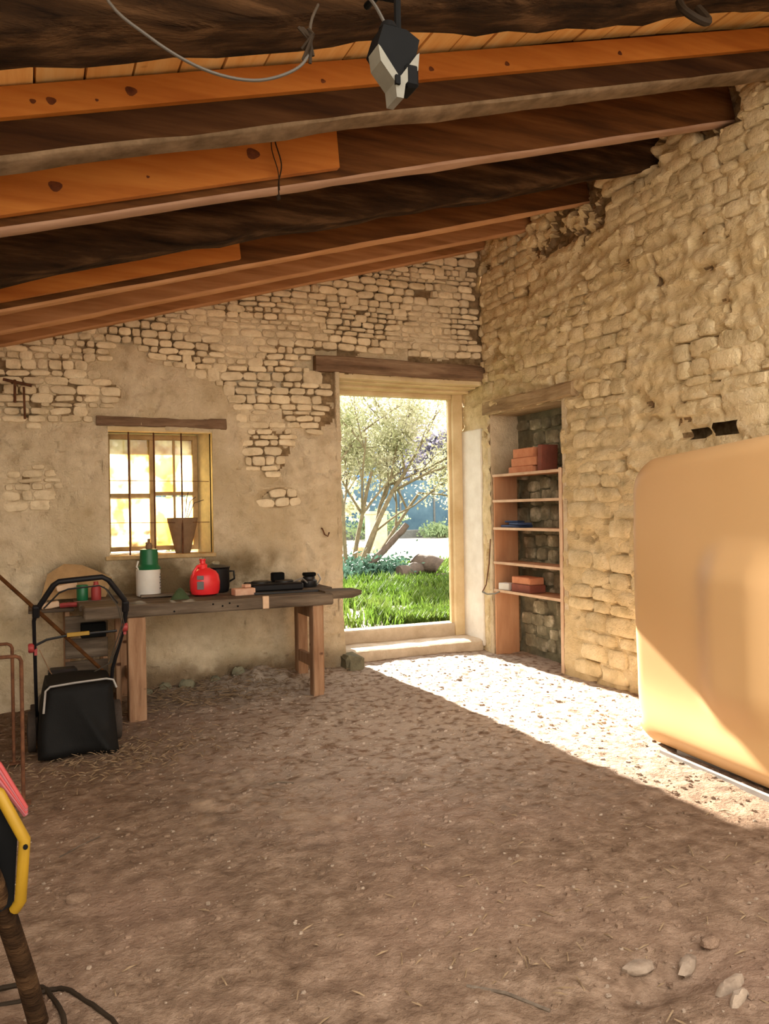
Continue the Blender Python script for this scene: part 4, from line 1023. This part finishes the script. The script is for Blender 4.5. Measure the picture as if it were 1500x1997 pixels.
tag(part('paint_tin', MB().lathe((.43, 7.45, .872), [(.045, 0), (.047, .005), (.047, .13), (.043, .135)], 20), 'green_plastic', None, smooth=True), 'small dark green tin behind the top of the mower handle', 'tin')
tag(part('paint_tin', MB().lathe((.54, 7.42, .872), [(.04, 0), (.042, .005), (.042, .10), (.02, .14), (.02, .16)], 20), 'dull_red', None, smooth=True), 'small dark red bottle behind the top right of the mower handle', 'bottle')
tag(part('cardboard_sheet', MB().prism([(.10, 7.66, .872), (.64, 7.66, .872), (.70, 7.70, 1.04), (.45, 7.76, 1.16), (.30, 7.78, 1.175), (.16, 7.74, 1.09)], (0, .012, 0)), 'cardboard', None), 'brown torn cardboard sheet leaning on the wall behind the mower', 'cardboard')
mb = MB(); mb.tube([(-.24, 7.40, 1.14), (.2, 7.12, .70), (.62, 6.95, .26)], [.017, .017, .014], 8)
tag(part('wooden_pole', mb, 'brown_beam', None, smooth=True), 'thin dark wooden pole slanting down to the right behind the mower', 'pole')

# rods and hook on the wall
mb = MB(); mb.tube([(-.075, 7.76, 2.80), (-.078, 7.76, 2.60)], .012, 7); mb.tube([(-.005, 7.76, 2.74), (.0, 7.76, 2.46)], .010, 7); mb.tube([(-.17, 7.76, 2.80), (.06, 7.76, 2.755)], .014, 7); mb.tube([(-.1, 7.92, 2.79), (-.1, 7.75, 2.79)], .01, 6)
tag(part('iron_bracket', mb, 'rust', None, smooth=True), 'rusty iron bracket fixed high on the back wall at far left', 'bracket')
mb = MB(); mb.tube([(2.77, 7.90, 1.44), (2.77, 7.84, 1.43), (2.79, 7.83, 1.37), (2.82, 7.82, 1.35), (2.84, 7.83, 1.39)], .007, 7)
tag(part('wall_hook', mb, 'rust', None, smooth=True), 'small dark iron hook on the back wall left of the doorway', 'hook')

# ------------------------------------------------------------------ RUSTY PIPE FRAMES
def pipe_frame(y, xr, z1, z0, xl, label):
    t = thing('pipe_frame', label, 'pipe', ((xl + xr) / 2, y, z0))
    mb = MB(); c_ = .03
    mb.tube([(xl, y, z0), (xl, y, z1 - c_), (xl + .01, y, z1 - .01), (xl + c_, y, z1), (xr - c_, y, z1), (xr - .01, y, z1 - .01), (xr, y, z1 - c_), (xr, y, z0)], .0115, 9)
    part('bent_pipe', mb, 'rust', t, smooth=True)
    for x_ in (xl, xr):
        part('foot_plate', MB().box((x_ - .03, y - .03, z0 - .004), (x_ + .04, y + .03, z0 + .008), bev=.002), 'rust', t)
pipe_frame(5.18, -.042, .790, fz(0, 5.18) + .012, -.75, 'nearer bent rusty steel pipe frame standing left of the mower')
pipe_frame(6.10, -.105, .735, fz(0, 6.1) + .012, -.95, 'farther bent rusty pipe frame behind the nearer one, left of the mower')

# ------------------------------------------------------------------ YELLOW STAND at the lower left
ys_ = thing('barrow', 'dark and yellow upturned barrow with pink-red straps at the lower left edge', 'barrow', (-.15, 2.8, -.05))
mb = MB(); mb.tube([(-.135, 2.55, .66), (-.078, 2.68, .42), (-.024, 2.78, .16), (.010, 2.86, -.04)], [.030, .031, .031, .031], 12); part('leg', mb, 'old_beam', ys_, smooth=True)
mb = MB(); mb.tube([(-.40, 2.60, .985), (-.22, 2.60, .90), (-.085, 2.60, .80), (-.020, 2.60, .655), (-.034, 2.62, .47), (-.05, 2.64, .44)], .017, 10); part('yellow_rim', mb, 'yellow_paint', ys_, smooth=True, label='bent yellow metal rim')
mb = MB(); mb.prism([(-.45, 2.63, .96), (-.24, 2.63, .88), (-.10, 2.63, .78), (-.040, 2.63, .65), (-.052, 2.63, .46), (-.14, 2.63, .42), (-.45, 2.63, .42)], (0, .02, 0)); part('tray', mb, 'lamp_black', ys_)
for k in range(4):
    dd = .022 * k
    mb = MB(); mb.tube([(-.40, 2.60, 1.02 + dd), (-.20, 2.61, .93 + dd * .9), (-.085, 2.61, .835 + dd * .7), (-.016, 2.62, .72 + dd * .3)], .0085, 7); part('strap', mb, 'pink_band' if k % 2 == 0 else 'dull_red', ys_, smooth=True)
mb = MB(); mb.lathe((-.018, 2.580, .64), [(.007, -.004), (.007, .004)], 8, axis='y'); part('bolt', mb, 'lamp_black', ys_)
def fpath(pts, r): return [(x_, y_, floor_z(x_, y_) + r * .8) for (x_, y_) in pts]
def smooth_path(P, n=6):
    P = [np.array(p, float) for p in P]; out = []
    for i in range(len(P) - 1):
        p0 = P[max(i - 1, 0)]; p1 = P[i]; p2 = P[i + 1]; p3 = P[min(i + 2, len(P) - 1)]
        for k in range(n):
            t = k / n; out.append(.5 * ((2 * p1) + (-p0 + p2) * t + (2 * p0 - 5 * p1 + 4 * p2 - p3) * t * t + (-p0 + 3 * p1 - 3 * p2 + p3) * t ** 3))
    out.append(P[-1]); return [tuple(q) for q in out]
hz = smooth_path([(-.25, 3.12), (-.1, 3.13), (.012, 3.08), (.055, 2.97), (.085, 2.82), (.07, 2.6)])
mb = MB(); mb.tube(fpath(hz, .009), .009, 8); tag(part('hose', mb, 'hose_black', None, smooth=True), 'black hose on the floor by the barrow leg, the shorter curve', 'hose')
hz = smooth_path([(-.2, 3.0), (.02, 3.03), (.10, 3.0), (.175, 2.87), (.235, 2.74), (.26, 2.55)])
mb = MB(); mb.tube(fpath(hz, .008), .008, 8); tag(part('hose', mb, 'hose_black', None, smooth=True), 'black hose on the floor arching farther right from the barrow leg', 'hose')

# ------------------------------------------------------------------ PEACH PANEL BODY along the right wall
pn = thing('padded_box', 'large smooth peach-tan box with rounded corners standing before the right wall', 'box', (4.15, 3.0, 0.0))
def face_x(y, z):
    """x of the room-side face: gentle belly plus a raised and a hollow relief"""
    b = 3.80 + .035 * ((z - 1.0) / 1.0) ** 2 + .10 * (y - 3.98)
    e = math.hypot(max(0, abs(y - 3.42) - .10), max(0, abs(z - .84) - .28))
    b -= .11 * float(sstep(.32, .02, e))                        # raised pad
    b -= .05 * math.exp(-((z - .10) / .20) ** 2)   # fuller skirt
    return b
def panel_outline(n=140):
    """closed outline in (y, z), superellipse-like corners, top edge rising towards the camera"""
    y0, y1 = 1.9, 4.56; P = []
    def zt(y): return 1.945 + .055 * (4.4 - y)
    def arc(cy, cz, r1, r2, a0, a1, m=12):
        for k in range(m + 1):
            a = a0 + (a1 - a0) * k / m; P.append((cy + r1 * math.cos(a), cz + r2 * math.sin(a)))
    H = math.pi / 2
    arc(y1 - .30, .015 + .36, .27, .36, 0, -H)
    arc(y0 + .2, .015 + .2, .2, .2, -H, -2 * H)
    arc(y0 + .2, zt(y0) - .2, .2, .2, 2 * H, H)
    arc(y1 - .21, zt(y1) - .17, .21, .17, H, 0)
    P2 = []
    for k in range(len(P)):
        a_ = P[k]; b_ = P[(k + 1) % len(P)]; m = max(1, int(math.hypot(b_[0] - a_[0], b_[1] - a_[1]) / .035))
        for q in range(m): P2.append((a_[0] + (b_[0] - a_[0]) * q / m, a_[1] + (b_[1] - a_[1]) * q / m))
    return P2
OUT = panel_outline(); NO = len(OUT); cy_, cz_ = 3.2, 1.0
V = []; F = []
rings = [(.0, 1.0, 1), (.30, 1.0, 1), (.60, 1.0, 1)]
layers = []
# front face as concentric rings shrinking to centre so the relief is smooth
NR = 44
for q in range(NR):
    s_ = 1 - q / NR
    edge = q / NR * 1.0
    for (yy, zz) in OUT:
        py = cy_ + (yy - cy_) * s_; pz = cz_ + (zz - cz_) * s_
        rd = (.13 if zz > .12 else .05) * max(0, 1 - edge / .11) ** 2
        V.append((face_x(py, pz) + rd, py, pz))
V.append((face_x(cy_, cz_), cy_, cz_)); ci = len(V) - 1
for q in range(NR - 1):
    for k in range(NO): F.append((q * NO + k, q * NO + (k + 1) % NO, (q + 1) * NO + (k + 1) % NO, (q + 1) * NO + k))
for k in range(NO): F.append(((NR - 1) * NO + k, (NR - 1) * NO + (k + 1) % NO, ci))
b0 = len(V)
for (yy, zz) in OUT: V.append((4.45, yy, zz))
for k in range(NO): F.append((k, (k + 1) % NO, b0 + (k + 1) % NO, b0 + k))
F.append(tuple(range(b0, b0 + NO)))
mb = MB(); mb.add(V, F); part('shell', mb, 'peach_skin', pn, smooth=True)
part('base_rail', MB().box((3.84, 1.95, -.03), (4.40, 4.05, .02), bev=.004), 'grey_metal', pn)
part('base_rail', MB().prism([(3.745, 4.10, -.02), (3.775, 4.10, -.02), (3.60, 2.2, -.02), (3.57, 2.2, -.02)], (0, 0, .035)), 'grey_metal', pn)

# ------------------------------------------------------------------ THINGS UNDER THE ROOF
cab = smooth_path([(.20, 2.62, 3.48), (.235, 2.55, 3.17), (.36, 2.5, 3.035), (.52, 2.5, 2.972), (.675, 2.5, 2.968), (.80, 2.5, 3.02), (.868, 2.52, 3.10), (.925, 2.65, 3.29), (.985, 2.74, 3.42)])
mb = MB(); mb.tube(cab, .005, 8)
cb_ = part('hanging_cable', mb, 'cable_grey', None, smooth=True); tag(cb_, 'slack grey cable looping down under the front log rafter', 'cable')
mb = MB()
for k in range(5):
    a_ = k * 1.3; mb.tube([(.865 + .02 * math.cos(a_), 2.52, 3.10 + .03 * math.sin(a_)), (.875, 2.50 + .02 * math.cos(a_), 3.15), (.86 - .02 * math.cos(a_), 2.53, 3.19)], .006, 6)
part('knot', mb, 'hose_black', cb_, smooth=True)
fl = thing('flood_lamp', 'black and grey floodlight hanging from the front log rafter', 'lamp', (1.17, 2.5, 3.0))
fl_c = np.array([1.165, 2.5, 3.11])
mb = MB(); mb.prism([(1.092, 2.46, 3.155), (1.115, 2.46, 3.225), (1.20, 2.46, 3.225), (1.248, 2.46, 3.20), (1.235, 2.46, 3.145), (1.173, 2.46, 3.058), (1.16, 2.46, 3.058)], (0, .10, 0)); part('housing', mb, 'lamp_black', fl)
mb = MB(); mb.prism([(1.090, 2.450, 3.148), (1.098, 2.450, 3.142), (1.162, 2.450, 3.060), (1.172, 2.450, 3.060), (1.232, 2.450, 3.142), (1.242, 2.450, 3.150), (1.236, 2.450, 3.090), (1.188, 2.450, 3.035), (1.180, 2.450, 2.985), (1.155, 2.450, 2.985), (1.150, 2.450, 3.035), (1.098, 2.450, 3.095)], (0, .085, 0)); part('bezel', mb, 'lamp_grey', fl)
mb = MB(); mb.box((1.148, 2.44, 3.025), (1.165, 2.452, 3.055)); mb.box((1.19, 2.447, 3.03), (1.24, 2.54, 3.11), bev=.01); part('latch', mb, 'lamp_black', fl)
mb = MB(); mb.tube([(1.19, 2.51, 3.22), (1.195, 2.52, 3.36), (1.20, 2.70, 3.48), (1.20, 2.80, 3.50)], .013, 8); part('bracket', mb, 'lamp_black', fl, smooth=True)
mb = MB(); mb.lathe((1.15, 2.5, 3.225), [(.03, 0), (.034, .01), (.025, .03), (.01, .035)], 12); part('tilt_knob', mb, 'lamp_black', fl, smooth=True)
mb = MB(); mb.tube(smooth_path([(1.14, 2.5, 3.25), (1.09, 2.52, 3.34), (1.05, 2.66, 3.46), (1.03, 2.78, 3.52)]), .006, 7); part('power_cord', mb, 'cable_grey', fl, smooth=True)
mb = MB(); mb.tube(smooth_path([(2.82, 2.88, 3.95), (2.80, 2.83, 3.88), (2.84, 2.80, 3.835), (2.90, 2.80, 3.83), (2.945, 2.83, 3.87), (2.935, 2.88, 3.95)]), .018, 8)
tag(part('iron_ring', mb, 'hose_black', None, smooth=True), 'dark iron ring hanging under the front log rafter near the right edge', 'ring')
mb = MB(); mb.tube(smooth_path([(1.255, 4.28, 3.72), (1.27, 4.26, 3.62), (1.30, 4.25, 3.50), (1.285, 4.26, 3.40), (1.29, 4.27, 3.33)]), .004, 5); mb.tube(smooth_path([(1.26, 4.29, 3.72), (1.25, 4.26, 3.58), (1.28, 4.25, 3.46), (1.29, 4.26, 3.36)]), .003, 5); mb.lathe((1.285, 4.265, 3.31), [(.010, 0), (.014, .012), (.008, .025)], 8); mb.lathe((1.257, 4.285, 3.695), [(.022, 0), (.028, .02), (.02, .035)], 8)
tag(part('dangling_wire', mb, 'hose_black', None, smooth=True), 'thin tangled wire dangling over the knotty orange board', 'wire')

# ------------------------------------------------------------------ LOOSE STONES, TILES AND STICKS ON THE FLOOR
def loose_stone(x, y, sx_, sy_, sz_, m, label, seed, name='stone', cat='stone', rz=0.0):
    r = random.Random(seed); V = []
    n = 9
    for (k_, s_, zz) in ((0, .8, -.25), (1, 1.0, .1), (2, .85, .7), (3, .5, 1.0)):
        for j in range(n):
            a = 2 * math.pi * j / n; q = s_ * (.8 + .4 * r.random()); lx = q * math.cos(a) * sx_ / 2; ly = q * math.sin(a) * sy_ / 2
            V.append((x + lx * math.cos(rz) - ly * math.sin(rz), y + lx * math.sin(rz) + ly * math.cos(rz), floor_z(x, y) + zz * sz_ * (.85 + .3 * r.random())))
    F = [(l_ * n + j, l_ * n + (j + 1) % n, (l_ + 1) * n + (j + 1) % n, (l_ + 1) * n + j) for l_ in range(3) for j in range(n)] + [tuple(range(n)), tuple(range(3 * n, 4 * n))]
    mb = MB(); mb.add(V, F); return tag(part(name, mb, m, None, smooth=True), label, cat)
loose_stone(.175, 3.72, .10, .07, .03, 'dirt', 'flat brown clod alone on the floor at lower left', 1)
loose_stone(1.95, 2.26, .13, .07, .022, 'pebble', 'pale flat stone at the left end of the rubble, lower right', 2)
loose_stone(2.12, 2.20, .13, .055, .03, 'pebble', 'pale angular stone in the middle of the rubble, lower right', 3, rz=.5)
loose_stone(2.10, 1.99, .16, .045, .03, 'pebble', 'long pale stone sliver nearest the corner, lower right', 4, rz=.25)
loose_stone(2.06, 1.92, .12, .035, .035, 'pebble', 'thin whitish splinter of stone at the bottom edge, lower right', 5, rz=.3)
loose_stone(1.74, 1.92, .08, .05, .03, 'pebble', 'small stone near the bottom edge left of the rubble', 6)
loose_stone(2.28, 2.25, .10, .06, .03, 'dirt', 'brown clod at the right end of the rubble', 7)
loose_stone(.155, 6.72, .08, .05, .05, 'pebble', 'small pale stone under the back of the mower', 8)
for k, (x_, y_, s_) in enumerate(((1.15, 7.72, .12), (1.35, 7.66, .15), (1.62, 7.70, .10), (1.85, 7.74, .14), (.98, 7.6, .09))):
    loose_stone(x_, y_, s_, s_ * .7, s_ * .45, 'niche_mortar', ['dark stone at the wall foot under the bench, second from the left', 'largest dark stone at the wall foot under the bench', 'small dark stone at the wall foot, second from the right under the bench', 'dark stone at the wall foot nearest the right bench legs', 'small dark stone nearest the left bench leg at the wall foot'][k], 20 + k)
for k, (a_, b_, rr, lab) in enumerate((((1.36, 2.44), (1.54, 2.21), .006, 'thin dark stick lying near the bottom edge, right of centre'), ((-.02 + .14, 4.25), (.32, 4.42), .0028, 'thin stick lying on the floor right of the barrow'), ((1.30, 4.75), (1.45, 4.70), .005, 'short dark stick in the middle of the floor'))):
    mb = MB(); mb.tube([(a_[0], a_[1], floor_z(*a_) + rr), ((a_[0] + b_[0]) / 2, (a_[1] + b_[1]) / 2 + .01, floor_z((a_[0] + b_[0]) / 2, (a_[1] + b_[1]) / 2) + rr * 1.4), (b_[0], b_[1], floor_z(*b_) + rr)], rr, 7)
    tag(part('stick', mb, 'bench_wood', None, smooth=True), lab, 'stick')

# ------------------------------------------------------------------ OUTSIDE
mb = MB(); mb.box((-60, 8.6, -.6), (90, 19.0, OUT_Z)); o = part('ground', mb, 'grass_ground', None, kind='structure')
mb = MB(); mb.box((-60, 19.0, -.6), (90, 36.4, OUT_Z + .005)); o = part('driveway', mb, 'drive', None, kind='structure')
mb = MB(); mb.box((-60, 36.4, -.6), (90, 120, OUT_Z)); o = part('ground', mb, 'grass_ground', None, kind='structure')
mb = MB(); mb.box((-40, -60, -.6), (40, -4.0, -.03)); mb.box((XR + .61, -4.0, -.6), (40, 8.6, -.03)); mb.box((-40, -4, -.6), (XL - .41, 8.6, -.03))
o = part('yard', mb, 'path_pale', None, kind='structure')
# grass blades
r = random.Random(9); mb = MB(); VV = []; FF = []; c = 0
while c < 17000:
    y_ = 8.75 + 10 * r.random() ** 1.4; x_ = y_ * r.uniform(.33, .60)
    pathy = abs(y_ - 10.1 - .3 * math.sin(x_ * 3)) < .45 and x_ < 5.2 and r.random() < .75
    if pathy: c += 1; continue
    if y_ < 10.3 and x_ < 3.75 + .12 * (y_ - 8.7) + .35 * math.sin(y_ * 2.3) ** 2 and r.random() < .85: c += 1; continue
    if 14.0 < y_ < 17.5 and x_ < y_ * .49 and r.random() < .8: c += 1; continue
    dens = float(vnoise(np.array(x_ * 2.0), np.array(y_ * 2.0), 0, 3))
    h_ = (.07 + .15 * r.random()) * (.45 + dens); a = r.random() * 6.28; w_ = .006 + .008 * r.random() + .0006 * y_
    lx, ly = math.cos(a + 1.2) * h_ * .5, math.sin(a + 1.2) * h_ * .5; nx_, ny_ = math.cos(a) * w_, math.sin(a) * w_
    k0 = len(VV)
    VV += [(x_ - nx_, y_ - ny_, OUT_Z - .01), (x_ + nx_, y_ + ny_, OUT_Z - .01), (x_ + lx * .4 + nx_ * .8, y_ + ly * .4 + ny_ * .8, OUT_Z + h_ * .6), (x_ + lx * .4 - nx_ * .8, y_ + ly * .4 - ny_ * .8, OUT_Z + h_ * .6), (x_ + lx, y_ + ly, OUT_Z + h_)]
    FF += [(k0, k0 + 1, k0 + 2, k0 + 3), (k0 + 3, k0 + 2, k0 + 4)]; c += 1
mb.add(VV, FF); tag(part('grass', mb, 'grass_blade', None, kind='stuff', fix=False), 'bright green grass growing outside the doorway', 'grass')
mb = MB(); P = [(2.9, 8.75), (3.8, 8.72), (4.1, 9.3), (4.6, 9.6), (5.1, 9.9), (5.3, 10.2), (4.9, 10.6), (4.2, 10.7), (3.5, 10.4), (2.9, 9.8)]
mb.prism([(x_, y_, OUT_Z - .02) for (x_, y_) in P], (0, 0, .03)); tag(part('bare_patch', mb, 'path_pale', None), 'pale bare patch in the grass just outside the doorway', 'path')

def leaf_cloud(mbV, mbF, pts, size, r, n):
    for _ in range(n):
        c_ = pts[r.randrange(len(pts))]
        s_ = size * (.6 + .8 * r.random()); sp_ = c_[3]
        p = np.array([r.gauss(c_[0], sp_), r.gauss(c_[1], sp_), r.gauss(c_[2], sp_ * .8)])
        a = np.array([r.gauss(0, 1), r.gauss(0, 1), r.gauss(0, 1)]); a /= np.linalg.norm(a)
        b = np.cross(a, [r.gauss(0, 1), r.gauss(0, 1), r.gauss(0, 1)]); b /= np.linalg.norm(b)
        k0 = len(mbV); mbV += [p - a * s_, p + b * s_ * .5, p + a * s_, p - b * s_ * .5]; mbF.append((k0, k0 + 1, k0 + 2, k0 + 3))
# the pale flowering tree outside the door
tr = thing('garden_tree', 'pale blossoming tree with leaning slender stems outside the doorway', 'tree', (6.25, 15.6, OUT_Z))
def grow(mb, p, d, L_, rad, depth, r, tips, gather=None):
    pts = [p]; q = p.copy(); dd = d.copy()
    for k in range(5):
        dd = dd + np.array([r.gauss(0, .10), r.gauss(0, .10), r.gauss(.02, .07)]); dd /= np.linalg.norm(dd); q = q + dd * L_ / 5; pts.append(q.copy())
    mb.tube(pts, np.linspace(rad, rad * .6, 6), 7 if depth > 1 else 5)
    if depth <= 1:
        for pp in pts[2:]: tips.append((pp[0], pp[1], pp[2], .20))
    if depth > 0:
        for k in range(3):
            i_ = r.randrange(2, 6); nd = dd + np.array([r.gauss(0, .45), r.gauss(0, .45), r.gauss(.1, .35)]); nd /= np.linalg.norm(nd)
            grow(mb, pts[i_], nd, L_ * r.uniform(.55, .78), rad * .5, depth - 1, r, tips)
r = random.Random(42); tips = []
stems = [((6.15, 15.6), (.10, -.02, .95), 2.3, .055), ((6.2, 15.5), (.42, -.05, .85), 2.6, .065), ((6.3, 15.7), (.62, .0, .72), 2.4, .05), ((6.0, 15.4), (-.2, 0, .95), 2.3, .05), ((6.35, 15.6), (.28, .05, .95), 2.7, .05)]
for k, (b_, d_, l_, rr) in enumerate(stems):
    mb = MB(); d_ = np.array(d_, float); d_ /= np.linalg.norm(d_)
    grow(mb, np.array([b_[0], b_[1], OUT_Z - .05]), d_, l_, rr, 3, r, tips)
    part('stem', mb, 'bark', tr, smooth=True, fix=False)
tips = [t for t in tips if t[2] > 1.7]
VV = []; FF = []; leaf_cloud(VV, FF, tips, .040, r, 27000)
mb = MB(); mb.add(VV, FF); part('foliage', mb, 'blossom_leaf', tr, kind='stuff', fix=False)

# near twigs drooping (left part of the doorway)
# ivy mound
r = random.Random(8); VV = []; FF = []
leaf_cloud(VV, FF, [(5.6, 15.6, .33, .16), (6.0, 15.0, .36, .18), (6.4, 15.4, .38, .2), (6.8, 15.0, .36, .18), (5.9, 16.2, .42, .22), (6.5, 16.2, .42, .2), (7.0, 15.6, .33, .16), (5.5, 14.6, .3, .14)], .05, r, 5200)
VV = [p if p[2] > OUT_Z + .01 else np.array([p[0], p[1], OUT_Z + .01]) for p in VV]
mb = MB(); mb.add(VV, FF); tag(part('ivy_mound', mb, 'ivy', None, kind='stuff', fix=False), 'low mound of blue-green ivy beneath the tree outside', 'ivy')
def log(p0, p1, r0, r1, seed, label, m='dead_bark', name='log', cat='log'):
    r = random.Random(seed); p0 = np.array(p0, float); p1 = np.array(p1, float); n = 9
    pts = [p0 + (p1 - p0) * k / (n - 1) + np.array([r.gauss(0, .012), r.gauss(0, .012), r.gauss(0, .012)]) for k in range(n)]
    rad = [(r0 + (r1 - r0) * k / (n - 1)) * r.uniform(.88, 1.12) for k in range(n)]
    mb = MB(); mb.tube(pts, rad, 12); return tag(part(name, mb, m, None, smooth=True), label, cat)
log((6.75, 14.6, OUT_Z + .14), (7.45, 14.9, OUT_Z + .20), .15, .12, 1, 'thick grey-brown dead log lying in the grass outside')
log((7.30, 15.1, OUT_Z + .34), (7.75, 14.7, OUT_Z + .24), .20, .17, 2, 'short stump lying on its side at the right end of the log pile')
log((7.45, 14.3, OUT_Z + .06), (7.95, 14.35, OUT_Z + .05), .06, .05, 3, 'thin dead branch on the grass in front of the stump')
log((6.05, 14.3, OUT_Z + .05), (6.9, 14.2, OUT_Z + .05), .045, .06, 4, 'long low branch on the grass left of the log pile')
log((6.35, 15.2, OUT_Z + .25), (7.30, 15.35, 1.28), .06, .07, 5, 'broken dead branch rising to the right out of the ivy', name='dead_branch', cat='branch')
# gate pillar, brick base
gp = thing('gate_pillar', 'cream gate pillar beside the drive seen left in the doorway', 'pillar', (10.6, 24.5, OUT_Z))
part('shaft', MB().box((10.25, 24.3, OUT_Z), (10.85, 24.8, 1.50), bev=.02), 'pillar_cream', gp); part('capstone', MB().box((10.2, 24.25, 1.50), (10.9, 24.85, 1.60), bev=.03), 'pillar_cream', gp)
tag(part('clay_planter', MB().lathe((8.75, 21.5, OUT_Z), [(.13, 0), (.18, .02), (.22, .28), (.25, .30), (.25, .36), (.2, .36)], 18), 'terracotta', None, smooth=True), 'terracotta planter outside at the left edge of the doorway', 'planter')
# kerb, hedge wall / fence, house
mb = MB(); mb.box((-10, 36.3, OUT_Z - .1), (60, 36.7, OUT_Z + .42), bev=.03); tag(part('kerb_wall', mb, 'kerb', None), 'low grey kerb wall along the far side of the drive', 'wall')
fn = thing('screen_fence', 'tall blue-green screening fence beyond the drive', 'fence', (20, 38.5, OUT_Z))
x_ = 4.0; k = 0
while x_ < 34:
    part('fence_panel', MB().box((x_, 38.5, OUT_Z), (x_ + 1.9, 38.56, 3.15 + .05 * (k % 2)), bev=.01), 'fence_blue', fn)
    part('fence_post', MB().box((x_ + 1.9, 38.46, OUT_Z), (x_ + 2.0, 38.6, 3.3), bev=.01), 'kerb', fn)
    x_ += 2.0; k += 1
hs = thing('house', 'bluish house with dark windows behind the screening fence', 'house', (22, 48, OUT_Z))
part('wall', MB().box((14, 49, OUT_Z), (40, 57, 6.5)), 'house_wall', hs)
mb = MB(); mb.prism([(13.4, 48.5, 6.5), (13.4, 57.5, 6.5), (13.4, 53, 8.9)], (27.2, 0, 0)); part('roof', mb, 'house_roof', hs)
for (a_, b_) in ((21.6, 23.0), (23.6, 25.0), (25.6, 27.0), (18.0, 19.1)):
    f_ = part('window', MB().box((a_, 48.94, 3.6), (b_, 49.0, 5.2), bev=.02), 'pillar_cream', hs); part('pane', MB().box((a_ + .08, 48.92, 3.68), (b_ - .08, 48.945, 5.12)), 'house_dark', f_)
tag(part('blue_container', MB().box((15.9, 40.0, OUT_Z), (17.4, 41.0, 4.0), bev=.1), 'bin_blue', None), 'bright blue container showing over the fence at left', 'container')
# bushes and trees far behind
def bush(x, y, z, rx, rz, m, label, seed, n=1500, leaf=.14, name='bush', trunk=True, cat='bush'):
    r = random.Random(seed); t = thing(name, label, cat, (x, y, OUT_Z))
    pts = [(x + r.gauss(0, rx * .45), y + r.gauss(0, rx * .3), z + r.gauss(0, rz * .4), rx * .22) for _ in range(26)]
    pts = [(p[0], p[1], max(p[2], OUT_Z + .2), p[3]) for p in pts]
    VV = []; FF = []; leaf_cloud(VV, FF, pts, leaf, r, n); mb = MB(); mb.add(VV, FF); part('foliage', mb, m, t, kind='stuff', fix=False)
    mb = MB()
    for p in pts[:7]: mb.tube([(x, y, OUT_Z - .05), ((x + p[0]) / 2 + .1, (y + p[1]) / 2, (OUT_Z + p[2]) / 2), p[:3]], [.07 * rx, .045 * rx, .02 * rx], 6)
    part('trunk', mb, 'bark', t, smooth=True)
bush(16.4, 43.0, 4.6, 1.8, 1.3, 'lilac_leaf', 'lilac-grey tree rising behind the fence, left one', 1, 2600, .22, 'tree', cat='tree')
bush(23.8, 43.0, 5.4, 2.2, 1.3, 'lilac_leaf', 'lilac-grey tree rising behind the fence, right one', 2, 2600, .22, 'tree', cat='tree')
bush(15.0, 35.0, 1.0, 1.1, .5, 'far_leaf', 'green bush at the near side of the fence, at left', 3, 1100, .10)
bush(18.6, 35.5, .55, 1.0, .22, 'far_leaf', 'low green hedge plant at the foot of the fence', 4, 900, .09)
bush(11.0, 31.0, 2.0, 1.2, 1.2, 'blossom_leaf', 'pale leafy shrub by the gate pillar', 5, 1600, .12)
# shrubs added outside the small window to keep its sun off the floor
bush(0.75, 11.6, 2.0, .9, 1.0, 'blossom_leaf', 'yellow-green shrub added to shade the small window, left', 6, 2600, .06)
bush(2.6, 12.4, 1.4, 1.0, .8, 'far_leaf', 'green shrub added outside the small window, right', 7, 2200, .06)
# wooded hill
V = []; nxh, nyh = 60, 10
for i in range(nxh):
    for j in range(nyh):
        X_ = -60 + 170 * i / (nxh - 1); Y_ = 70 + 60 * j / (nyh - 1); hgt = (4 + 9 * float(fbm(np.array(X_ * .03), np.array(Y_ * .03), 0, 3, 5))) * math.sin(math.pi * min(1, (j + .0) / (nyh - 1) * .9))
        V.append((X_, Y_, OUT_Z - .2 + hgt))
F = [(i * nyh + j, (i + 1) * nyh + j, (i + 1) * nyh + j + 1, i * nyh + j + 1) for i in range(nxh - 1) for j in range(nyh - 1)]
mb = MB(); mb.add(V, F); part('hill', mb, 'lilac_leaf', None, smooth=True, kind='structure', fix=False)
print('STONES back', N_BACK, 'right', N_RIGHT, 'objects', len(bpy.data.objects))
